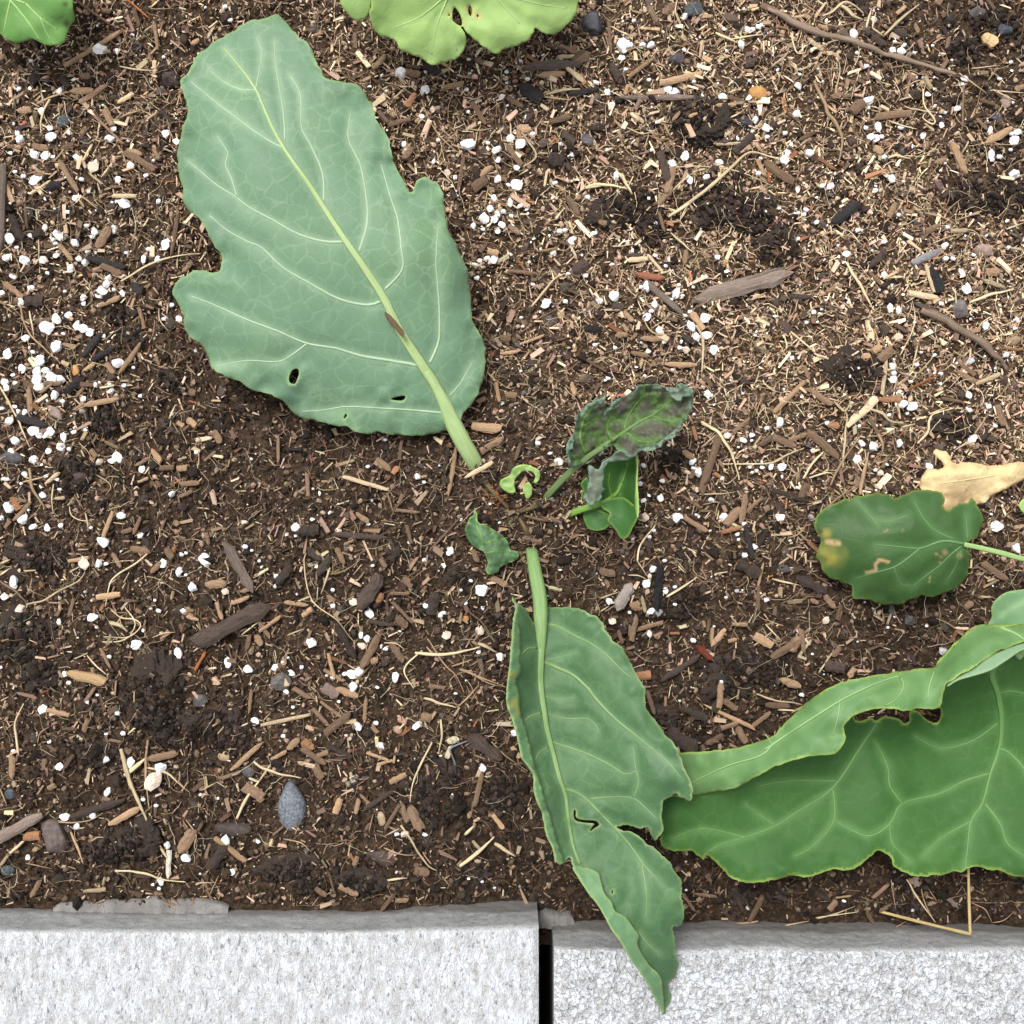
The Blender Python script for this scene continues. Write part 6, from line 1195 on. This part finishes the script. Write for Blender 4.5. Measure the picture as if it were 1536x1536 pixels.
def chip_mesh(seed, mat, ragged=0.16):
    r = random.Random(seed); n = 7; V = []; Fa = []
    t0, t1 = r.uniform(0.35, 1.0), r.uniform(0.25, 0.95); sk = r.uniform(-0.35, 0.35); bow = r.uniform(-0.25, 0.25)
    for i in range(n):
        t = i / (n - 1); x = t - 0.5
        w = 0.5 * min(1, t0 + 3.5 * t, t1 + 3.5 * (1 - t)) * r.uniform(1 - ragged, 1 + ragged * 0.5)
        yc = bow * (0.25 - x * x) + r.uniform(-0.04, 0.04); zc = 0.25 * bow * x + r.uniform(-0.08, 0.08)
        for (yy, zz) in ((-1, -1), (1, -1), (1, 0.4), (0.35, 1), (-0.4, 0.9), (-1, 0.3)):
            V.append((x + sk * yy * 0.12 * (1 if i in (0, n - 1) else 0.3) + r.uniform(-.03, .03), yc + yy * w * r.uniform(0.9, 1.06), zc + 0.5 * zz * r.uniform(0.75, 1.15)))
    for i in range(n - 1):
        for k in range(6): Fa.append((i * 6 + k, i * 6 + (k + 1) % 6, (i + 1) * 6 + (k + 1) % 6, (i + 1) * 6 + k))
    Fa += [tuple(range(5, -1, -1)), tuple((n - 1) * 6 + k for k in range(6))]
    me = mesh('wood_chip', V, Fa, smooth=False); me.materials.append(mat)
    return me
CPROTO = {k: [chip_mesh(100 * i + ord(k), m, 0.16 if k in 'tbop' else 0.28) for i in range(8)] for k, m in CHM.items()}
def put_chip(u1, v1, u2, v2, w, kind, label=None, name=None, cat=None, lift=0.0, mat=None, zbase=None):
    u, v = (u1 + u2) / 2, (v1 + v2) / 2
    L = math.hypot(u2 - u1, v2 - v1) * PXM * 1.04; Wd = w * PXM
    if label is None and hidden_by_leaf(u, v, 0.35 * L / PXM): return None
    th = min(0.45 * Wd + 0.0003, 0.0028)
    if zbase is None:
        ts = np.linspace(0, 1, 5); zz = soil_px(u1 + (u2 - u1) * ts, v1 + (v2 - v1) * ts)
        z = float(0.5 * zz.mean() + 0.5 * zz.max()) + 0.0015 + th * 0.35 + lift
        slope = float(zz[-1] - zz[0]) / max(L, 1e-4)
    else: z, slope = zbase, 0.0
    me = random.choice(CPROTO[kind])
    if mat: me = me.copy(); me.materials[0] = mat
    nm, lb, ct, gp = CH_LAB[kind]
    o = link(name or nm, me, None, None, W(u, v, z))
    o.scale = (L, Wd, th)
    o.rotation_euler = (random.uniform(-0.16, 0.16), -math.atan(max(-0.3, min(0.3, slope))), -math.atan2(v2 - v1, u2 - u1))
    if label: tag(o, label, cat or ct)
    else: tag(o, ('long narrow ' if L > 3.6 * Wd else ('short broad ' if L < 2.0 * Wd else '')) + lb + ' ' + near(u, v), ct, gp)
    return o
for ti, s in CHIP.items():
    ox, oy, sc = T[ti]
    for tok in s.split():
        f = tok.split(','); k = f[5]; a = list(map(float, f[:5]))
        put_chip(ox + a[0] / sc, oy + a[1] / sc, ox + a[2] / sc, oy + a[3] / sc, a[4] / sc, k)
def uchip(ti, x1, y1, x2, y2, w, kind, label, name, cat, **kw):
    ox, oy, sc = T[ti]
    return put_chip(ox + x1 / sc, oy + y1 / sc, ox + x2 / sc, oy + y2 / sc, w / sc, kind, label, name, cat, **kw)
M_pel = mat_chip('wood_pellet', (0.60, 0.42, 0.23), (0.44, 0.29, 0.15), 0.6); M_red = mat_chip('dried_red', (0.20, 0.050, 0.028), (0.09, 0.02, 0.012))
M_char = mat_chip('charcoal', (0.030, 0.030, 0.033), (0.009, 0.009, 0.010), rough=0.5); M_or = mat_chip('sliver_orange', (0.50, 0.18, 0.06), (0.30, 0.10, 0.03))
uchip(3, 385, 1420, 605, 1470, 60, 'p', 'smooth yellow-tan wood pellet lying beside two small white granules', 'wood_pellet', 'wood pellet', mat=M_pel)
uchip(3, 1300, 670, 1452, 940, 58, 'g', 'long grey-brown bark strip with an ashy end', 'bark_strip', 'bark strip')
uchip(3, 1130, 1245, 1536, 1030, 105, 'd', 'thick soil-covered dark stick lying at a slant', 'dark_stick', 'stick')
uchip(3, 1125, 1400, 1182, 1300, 18, 'o', 'bright orange sliver beside the soil-covered stick', 'wood_sliver', 'wood sliver', mat=M_or)
uchip(1, 740, 5, 850, 95, 10, 'o', 'thin bright orange sliver near the fresh green leaf', 'wood_sliver', 'wood sliver', mat=M_or)
uchip(11, 740, 1130, 975, 1020, 14, 'o', 'long bright orange sliver touching a white granule', 'wood_sliver', 'wood sliver', mat=M_or, lift=0.001)
uchip(5, 600, 290, 845, 362, 24, 'p', 'pale broken splinter below the blue-green leaf', 'wood_splinter', 'wood splinter')
uchip(5, 1300, 292, 1450, 208, 24, 'p', 'tan stick lying across the end of the blue-green leaf stalk', 'wood_stick', 'stick', zbase=0.0105)
o = put_chip(*Z2([(985, 305)])[0], *Z2([(1056, 388)])[0], 8, 'b', 'small brown bark sliver resting on the blue-green leaf beside its midrib', 'bark_sliver', 'bark sliver', zbase=0.0248)
uchip(13, 370, 410, 398, 130, 66, 'k', 'charred black stick among white granules', 'charred_stick', 'stick', mat=M_char)
uchip(13, 640, 655, 740, 745, 44, 'o', 'dark red dried leaf scrap on dark soil', 'dried_scrap', 'leaf scrap', mat=M_red)
uchip(12, 495, 780, 605, 430, 52, 'b', 'long purplish-brown wedge of bark beside a bent straw', 'bark_wedge', 'bark flake')
uchip(8, 1055, 428, 1215, 452, 38, 'o', 'reddish-orange wood chip above the flat grey bark', 'wood_chip', 'wood chip', mat=mat_chip('wood_red', (0.34, 0.13, 0.075), (0.15, 0.06, 0.035)))
uchip(9, 905, 1960, 1500, 1805, 110, 'g', 'wide flat grey bark slab on the straw litter', 'bark_slab', 'bark slab')
uchip(9, 1060, 1900, 1465, 1765, 34, 'g', 'narrow grey bark strip along the wide bark slab', 'bark_strip', 'bark strip', lift=0.001)
uchip(11, 815, 545, 985, 620, 30, 'g', 'frayed end of a grey twig by the seed husk', 'twig_end', 'twig')
uchip(7, 880, 152, 1180, 140, 60, 'g', 'broad weathered bark piece near the light green leaf', 'bark_slab', 'bark slab')
uchip(10, 1268, 232, 1352, 288, 74, 'p', 'square yellow-tan wood chip on dark soil', 'wood_square', 'wood chip', mat=M_pel)
uchip(11, 780, 478, 965, 512, 40, 'p', 'pale oval wood flake below the seed husk', 'wood_flake', 'wood flake')
uchip(11, 925, 310, 990, 460, 64, 'k', 'black half of a split seed husk', 'seed_husk', 'seed husk', mat=M_char)
uchip(11, 890, 300, 945, 470, 26, 'p', 'cream half of a split seed husk', 'seed_husk', 'seed husk', lift=0.0006)
uchip(1, 8, 950, 14, 1420, 40, 'g', 'thick grey twig at the margin of the perlite patch', 'twig', 'twig')
uchip(13, 110, 410, 205, 250, 74, 'g', 'papery grey husk beside the charred stick', 'papery_husk', 'husk', mat=mat_chip('papery_grey', (0.34, 0.30, 0.27), (0.18, 0.15, 0.13)))
uchip(4, 972, 1140, 970, 1290, 32, 'p', 'pale grey-white sheath standing by the straw near the concrete', 'straw_sheath', 'husk', mat=mat_chip('papery_white', (0.55, 0.52, 0.44), (0.34, 0.31, 0.25)))
uchip(6, 405, 195, 490, 240, 66, 'b', 'pinkish-grey flat bark flake near the slate pebble', 'bark_flake', 'bark flake', mat=mat_chip('bark_pink', (0.34, 0.245, 0.21), (0.20, 0.14, 0.12)))
uchip(11, 800, 285, 980, 200, 46, 'g', 'torn pale grey papery scrap above the seed husk', 'papery_scrap', 'scrap', mat=mat_chip('papery_lilac', (0.42, 0.41, 0.42), (0.26, 0.25, 0.25)))

# litter that lies over the ends of the stalks
for k, a in enumerate([(786, 806, 806, 812, 6, 'b'), (790, 815, 800, 803, 5, 'd'), (800, 818, 812, 808, 4, 't'), (826, 776, 842, 784, 5, 'b'), (832, 786, 846, 778, 3.5, 'd'), (804, 752, 818, 762, 5, 'd'), (814, 762, 824, 754, 3.5, 'b'), (720, 722, 736, 714, 5, 'd')]):
    put_chip(*a, lift=0.0022)

# --- straws
def mat_straw(name, a, b):
    t = NT(name); tc = t.attr('tc', 'Vector')
    g = t.noise(t.node('ShaderNodeMapping', {'Vector': tc, 'Scale': (110, 2400, 2400)}).outputs[0], 1.0, 4, 0.65); n = t.noise(tc, 190, 4)
    rnd = t.node('ShaderNodeObjectInfo').outputs['Random']
    c = t.mix(t.math('MULTIPLY', t.math('SUBTRACT', g, 0.32), 2.8, True), tuple(x * 0.5 for x in a), b)
    c = t.mix(n, c, a)
    c = t.node('ShaderNodeVectorMath', {0: c, 'Scale': t.math('ADD', 0.7, t.math('MULTIPLY', rnd, 0.55))}, operation='SCALE').outputs[0]
    return t.end(t.bsdf(c, 0.65, t.bump(g, 0.0004, 0.7), 0.25))
SM = {'p': mat_straw('straw_pale', (0.52, 0.40, 0.235), (0.68, 0.57, 0.37)), 't': mat_straw('straw_tan', (0.30, 0.195, 0.11), (0.43, 0.30, 0.175)), 'b': mat_straw('straw_brown', (0.15, 0.095, 0.06), (0.24, 0.155, 0.10)),
      'g': mat_straw('twig_grey', (0.17, 0.12, 0.085), (0.27, 0.20, 0.145)), 'y': mat_straw('straw_olive', (0.40, 0.30, 0.13), (0.50, 0.39, 0.19)), 'u': mat_straw('thread_blue', (0.20, 0.24, 0.30), (0.28, 0.32, 0.38))}
S_LAB = {'p': ('straw', 'pale straw strand', 'straw', 'pale straw strands on the soil'), 't': ('root_strand', 'thin tan root strand', 'root strand', 'tan root strands on the soil'), 'b': ('dry_stem', 'thin brown dry stem', 'dry stem', 'brown dry stems on the soil')}
def put_straw(pts, w, kind, label=None, name=None, cat=None, flat=0.55, taper=0.45, z=None, sharp=False):
    q = np.array(pts, float)
    if label is None and hidden_by_leaf(*q.mean(0), 20): return
    w = max(w, 1.5)
    q = resample(q if sharp else smooth_line(q, 6), 4.0)
    n = len(q); tt = np.linspace(0, 1, n)
    if z is None:
        zz = soil_px(q[:, 0], q[:, 1])
        k = np.ones(7) / 7
        zs_ = np.convolve(np.pad(zz, 3, mode='edge'), k, 'valid')
        zz = np.maximum(zs_, zz * 0.6 + zs_ * 0.4) + 0.0018 + w * 0.35 * PXM + 0.0006 * np.sin(tt * math.pi)
    else: zz = np.interp(tt, np.linspace(0, 1, len(z)), z)
    nj = VN[6](q[:, 0] / 17 + w, q[:, 1] / 17) * min(1.6, w * 0.25)
    if not sharp: q = q + np.stack([nj, -nj], -1)
    r = w * 0.5 * PXM * (1 - (1 - taper) * np.abs(2 * tt - 0.7).clip(0, 1) ** 2) * (1 + (0.26 if w > 7 else 0.14) * VN[7](tt * 14 + w, tt * 0 + q[0, 0]))
    P = W(q[:, 0], q[:, 1], zz); c0 = P[n // 2].copy()
    me = tube_mesh(name or S_LAB[kind][0], P - c0, r, 6, flat); me.materials.append(SM[kind])
    o = link(name or S_LAB[kind][0], me, None, None, c0)
    if label: tag(o, label, cat)
    else: tag(o, ('long ' if n > 18 else 'short ' if n < 9 else '') + S_LAB[kind][1] + ' ' + near(*q[n // 2]), S_LAB[kind][2], S_LAB[kind][3])
for ti, s in STRAW.items():
    ox, oy, sc = T[ti]
    for tok in s.split(';'):
        f = tok.split(','); a = list(map(float, f[2:]))
        put_straw([(ox + a[i] / sc, oy + a[i + 1] / sc) for i in range(0, len(a), 2)], float(f[0]) / sc, f[1])
def ustraw(ti, pts, w, kind, label, name, cat, **kw):
    ox, oy, sc = T[ti]
    put_straw([(ox + x / sc, oy + y / sc) for x, y in pts], w / sc, kind, label, name, cat, **kw)
ustraw(10, [(-150, 55), (-40, 110), (170, 205), (400, 270), (600, 345), (800, 405), (1090, 490)], 44, 'g', 'long straight grey-brown twig lying across the straw litter', 'twig', 'twig', taper=0.6, flat=0.7)
ustraw(11, [(860, 590), (960, 625), (1100, 710), (1280, 820), (1430, 985)], 62, 'g', 'thick grey-brown twig with a frayed end', 'twig', 'twig', taper=0.55, flat=0.7)
ustraw(10, [(155, 530), (200, 620), (250, 740), (320, 840), (345, 940), (310, 1085)], 26, 't', 'wavy flattened tan root near the long grey twig', 'root', 'root')
ustraw(9, [(715, 1425), (950, 1260), (1130, 1100), (1230, 1010), (1320, 1010), (1450, 1050)], 24, 'p', 'long bent pale straw arching over a dark soil clod', 'straw', 'straw')
ustraw(4, [(690, 555), (740, 720), (790, 850), (845, 965)], 28, 'p', 'thick pale straw crossed by a shorter one near the concrete', 'straw', 'straw')
ustraw(4, [(715, 705), (780, 655), (845, 600)], 26, 'p', 'short split straw lying across the thick pale one', 'straw', 'straw')
ustraw(2, [(0, 1075), (80, 1220), (175, 1425)], 12, 'p', 'straight thin straw crossing the perlite patch', 'straw', 'straw')
ustraw(16, [(915, 307), (1080, 350), (1305, 405), (1300, 260), (1297, 118)], 15, 'y', 'sharply bent olive straw leaning against the concrete block', 'straw', 'straw', sharp=True, taper=0.8, z=[.003, .010, .018, .017, .016])
ustraw(6, [(1165, 645), (1140, 580), (1145, 540), (1235, 505)], 11, 'u', 'bent blue-grey plastic thread on the soil', 'plastic_thread', 'thread', flat=0.9, taper=0.8)
ustraw(8, [(1095, 680), (1130, 750), (1180, 775), (1260, 770)], 9, 'y', 'thin curved greenish stem by a cluster of white granules', 'dry_stem', 'dry stem')

# --- stones
def stone(u, v, a, b, rot, mat, label, seed, name='pebble', cat='pebble', sub=3, amp=0.10, freq=1.1, hz=0.62, pts=None, group=None):
    me = lumpy(name, seed, sub, amp, freq, mat)
    ab = np.sqrt(a * b) * PXM
    z = top_z(u, v, min(a, b)) + hz * min(a, b) * PXM * 0.28 + 0.0004
    co = np.empty(len(me.vertices) * 3); me.vertices.foreach_get('co', co); co = co.reshape(-1, 3)
    if name in ('stone', 'bark_lump', 'charcoal_lump'):
        rs = np.random.default_rng(seed)
        for _ in range(9):
            nv = rs.normal(size=3); nv[2] = abs(nv[2]) * 0.8; nv /= np.linalg.norm(nv); dlim = rs.uniform(0.55, 0.85)
            d_ = co @ nv; ex = np.clip(d_ - dlim, 0, None); co = co - ex[:, None] * nv
    if pts == 'teardrop': co[:, 1] *= np.interp(co[:, 0], [-1.1, 0.1, 0.7, 1.1], [1.0, 1.0, 0.72, 0.55])
    co *= np.array([a * PXM, b * PXM, hz * min(a, b) * PXM]); me.vertices.foreach_set('co', co.ravel()); me.update()
    o = link(name, me, None, None, W(u, v, z)); o.rotation_euler = (0, 0, R(rot))
    tag(o, label, cat, group)
    return o
M_slate = mat_stone('slate', lin(72, 78, 86), lin(126, 130, 136), 1100)
M_dst = mat_stone('stone_dark', lin(62, 58, 58), lin(92, 88, 88), 700)
M_bst = mat_stone('stone_bluegrey', lin(50, 55, 60), lin(80, 86, 91), 900)
M_blk = mat_stone('stone_black', lin(38, 38, 42), lin(70, 70, 76), 500, 0.45)
M_org = mat_stone('stone_orange', lin(160, 112, 62), lin(186, 146, 92), 500)
M_tan = mat_stone('stone_tan', lin(140, 118, 92), lin(168, 148, 120), 500)
M_pnk = mat_stone('stone_pink', lin(128, 106, 98), lin(164, 142, 132), 500)
p = lambda ti, x, y: (T[ti][0] + x / T[ti][2], T[ti][1] + y / T[ti][2])
stone(*p(6, 220, 880), 37, 21, 94, M_slate, 'smooth teardrop-shaped slate grey pebble near the concrete', 11, pts='teardrop', amp=0.03)
stone(*p(9, 1300, 612), 14, 11, -10, M_org, 'small smooth orange pebble between white granules', 12, amp=0.05)
stone(*p(9, 770, 392), 18, 15, 0, mat_stone('stone_slate_brown', lin(58, 52, 54), lin(84, 76, 78), 500, 0.55), 'angular dark slate stone in the straw litter', 13, name='stone', cat='stone', amp=0.16)
stone(*p(9, 880, 55), 19, 12, 10, M_bst, 'blue-grey stone half buried near the far straw', 14, name='stone', cat='stone', amp=0.14)
stone(*p(9, 1222, 812), 15, 11, 0, M_blk, 'glossy black stone next to the orange pebble', 15, name='stone', cat='stone', amp=0.1)
stone(*p(9, 180, 915), 11, 8, -20, M_dst, 'small round grey pebble on reddish fibres', 16, amp=0.05)
stone(*p(9, 215, 150), 22, 20, 0, M_blk, 'lump of black charcoal beside the light green leaf', 17, name='charcoal_lump', cat='charcoal', amp=0.16, freq=2.2)
stone(*p(1, 365, 700), 11, 10, 20, M_bst, 'dark blue-grey rounded pebble beside a curved pale straw', 18, amp=0.06)
stone(*p(1, 775, 265), 12, 10, 0, M_dst, 'dark grey stone near the big perlite granule and tan stick', 19, name='stone', cat='stone', amp=0.14)
stone(*p(1, 498, 398), 8, 6, 0, M_bst, 'tiny blue-grey stone behind an orange-brown chip', 20, name='stone', cat='stone')
stone(*p(1, 975, 445), 16, 14, 0, mat_stone('bark_lump', lin(48, 38, 36), lin(74, 60, 56), 600), 'blocky dark bark lump near the blue-green leaf margin', 21, name='bark_lump', cat='bark lump', amp=0.2)
stone(*p(2, 65, 1490), 19, 12, 0, M_dst, 'grey flat stone beside the perlite patch', 22, name='stone', cat='stone', amp=0.12)
stone(*p(2, 325, 1228), 18, 10, -35, M_pnk, 'pinkish-grey chipped stone on blackened bark', 23, name='stone', cat='stone', amp=0.15)
stone(*p(4, 1150, 272), 11, 12, 0, M_dst, 'grey stone tucked against a soil clod', 24, name='stone', cat='stone', amp=0.14)
stone(*p(4, 60, 810), 9, 8, 0, M_bst, 'round dark blue-grey pebble above the mossy bark', 25, amp=0.05)
stone(*p(4, 45, 1250), 10, 8, 0, M_bst, 'dull blue-grey pebble by the concrete and a pale husk', 26, amp=0.06)
stone(*p(4, 1295, 592), 10, 8, 0, M_tan, 'greenish-tan pebble under a broken clod', 27, amp=0.06)
stone(*p(4, 1430, 682), 10, 8, -20, M_dst, 'smooth dark brown-grey pebble near the slate teardrop', 28, amp=0.05)
stone(*p(4, 320, 1085), 24, 24, 20, mat_stone('stone_brown_grey', lin(70, 60, 56), lin(104, 92, 86), 600), 'large angular brown-grey stone near the concrete', 29, name='stone', cat='stone', amp=0.2)
stone(*p(4, 1340, 1010), 32, 13, -3, mat_stone('stone_flat_dark', lin(56, 48, 44), lin(78, 68, 62), 500), 'long flat dark stone beside a white granule and tan chip', 30, name='stone', cat='stone', amp=0.1)
stone(*p(6, 150, 165), 17, 16, 0, mat_stone('stone_speckled', lin(76, 72, 70), lin(112, 108, 104), 700), 'rounded grey-brown stone with white granules on it', 31, name='stone', cat='stone', amp=0.12)
stone(*p(6, 575, 730), 7, 8, 0, M_bst, 'tiny blue-grey pebble between thin wood chips', 32, amp=0.05)
stone(*p(6, 1150, 500), 9, 6, 15, mat_stone('stone_pale', lin(168, 160, 132), lin(190, 182, 156), 500), 'pale greenish pebble touching the plastic thread', 33, amp=0.05)
stone(*p(6, 740, 955), 6, 13, 10, M_tan, 'upright grey-tan pebble in dark soil', 34, amp=0.08)
stone(*p(6, 715, 1170), 28, 12, -14, mat_stone('stone_brown_flat', lin(54, 42, 38), lin(76, 60, 54), 500), 'flat dark brown stone on a clod near the concrete', 35, name='stone', cat='stone', amp=0.1)
for x, y, r in ((850, 380, 6), (835, 440, 7), (870, 395, 5)):
    stone(*p(6, x, y), r, r * 0.85, 20 * r, mat_stone('seed_pink', lin(150, 116, 96), lin(172, 140, 118), 400), 'small pinkish-tan seed in a group of three', 36 + r, name='seed', cat='seed', amp=0.05, group='three pinkish seeds')
stone(*p(7, 1235, 575), 11, 8, -15, mat_stone('stone_warm_grey', lin(82, 76, 76), lin(108, 102, 102), 400), 'smooth warm-grey oval pebble on open soil', 45, amp=0.04) if False else None
stone(*p(8, 550, 690), 9, 9, 0, M_dst, 'rounded grey stone in open soil beneath a thin straw', 46, name='stone', cat='stone', amp=0.1)
stone(*p(8, 620, 660), 6, 7, 0, M_tan, 'small taupe pebble next to a rounded grey stone', 47, amp=0.06)
stone(*p(10, 1405, 195), 12, 13, 0, M_bst, 'bluish stone behind the square wood chip', 48, name='stone', cat='stone', amp=0.14)
stone(*p(10, 1245, 85), 15, 10, 0, M_dst, 'flat grey stone in the darkest corner of soil', 49, name='stone', cat='stone', amp=0.12)
stone(*p(10, 1415, 668), 8, 10, 0, M_pnk, 'pink-tan pebble near two crossing straws', 50, amp=0.06)
stone(*p(10, 1355, 775), 12, 11, 0, mat_stone('stone_wet', lin(56, 52, 56), lin(88, 84, 90), 400, 0.35), 'shiny dark purple-grey stone by a row of white granules', 51, name='stone', cat='stone', amp=0.1)
stone(*p(10, 825, 1480), 10, 9, 0, M_blk, 'round black stone above the seed husk', 52, name='stone', cat='stone', amp=0.1)
stone(*p(11, 1120, 590), 14, 15, 0, mat_stone('stone_grey_oval', lin(86, 80, 80), lin(118, 112, 112), 500), 'grey oval stone under the thick frayed twig', 53, name='stone', cat='stone', amp=0.12)
stone(*p(11, 1460, 790), 14, 10, 0, M_tan, 'rough tan-grey stone beyond the thick frayed twig', 54, name='stone', cat='stone', amp=0.14)
stone(*p(11, 1285, 205), 17, 12, 0, M_pnk, 'translucent pinkish-grey stone near the papery scrap', 55, name='stone', cat='stone', amp=0.14)
stone(*p(12, 1035, 1280), 12, 9, 0, M_dst, 'dark speckled stone by the spotted leaf', 56, name='stone', cat='stone', amp=0.14)
stone(*p(14, 785, 488), 9, 8, 0, M_bst, 'round blue-grey pebble below the spotted leaf', 57, amp=0.05)
stone(*p(14, 650, 405), 8, 6, 0, mat_stone('stone_greygreen', lin(78, 88, 84), lin(104, 112, 108), 500), 'grey-green pebble peeking from under the spotted leaf', 58, amp=0.06)
stone(*p(16, 1070, 180), 11, 9, 0, M_pnk, 'beige-pink stone peeking from under the folded leaf', 59, name='stone', cat='stone', amp=0.08)
stone(*p(7, 1235, 575), 11, 8, -15, mat_stone('stone_warm', lin(82, 76, 76), lin(108, 102, 102), 400), 'smooth warm-grey oval pebble on fibrous soil', 60, amp=0.04)
stone(*p(5, 1300, 1105), 5, 5, 0, M_org, 'tiny amber seed ring near the crumpled leaf', 61, name='seed', cat='seed', amp=0.04)
stone(*p(2, 435, 985), 6, 9, 20, M_org, 'yellow-brown curled seed coat at the end of a thin root', 62, name='seed', cat='seed', amp=0.2)

# --- soil clods
M_clod = mat_clod('soil_clod')
CPR = [lumpy('soil_clod', 300 + 5 * i, 5, 0.16, 2.2, M_clod) for i in range(6)]
for me in CPR:
    co = np.empty(len(me.vertices) * 3); me.vertices.foreach_get('co', co); co = co.reshape(-1, 3)
    co *= (1 + 0.16 * VN[3](co[:, 0] * 6 + co[:, 2] * 5, co[:, 1] * 6) + 0.16 * VN[5](co[:, 0] * 13 + 3, co[:, 1] * 13 + co[:, 2] * 11) + 0.08 * VN[1](co[:, 0] * 29, co[:, 1] * 29 + co[:, 2] * 25))[:, None]
    me.vertices.foreach_set('co', co.ravel()); me.update()
for i, (u, v, a, b, r) in enumerate(CLODS):
    q = W(u, v, 0.002)
    z = float(soilz(q[0], q[1])) - 0.55 * min(a, b) * PXM * 0.75
    o = link('soil_clod', CPR[i % 6], None, None, W(u, v, z + 0.0002))
    o.scale = (a * PXM * 0.98, b * PXM * 0.98, min(a, b) * PXM * 0.40)
    o.rotation_euler = (0, 0, R(r))
    tag(o, ('large ' if a > 38 else 'small ' if a < 25 else '') + 'dark crumbly clod of soil ' + near(u, v), 'soil clod', 'dark soil clods in the bed')
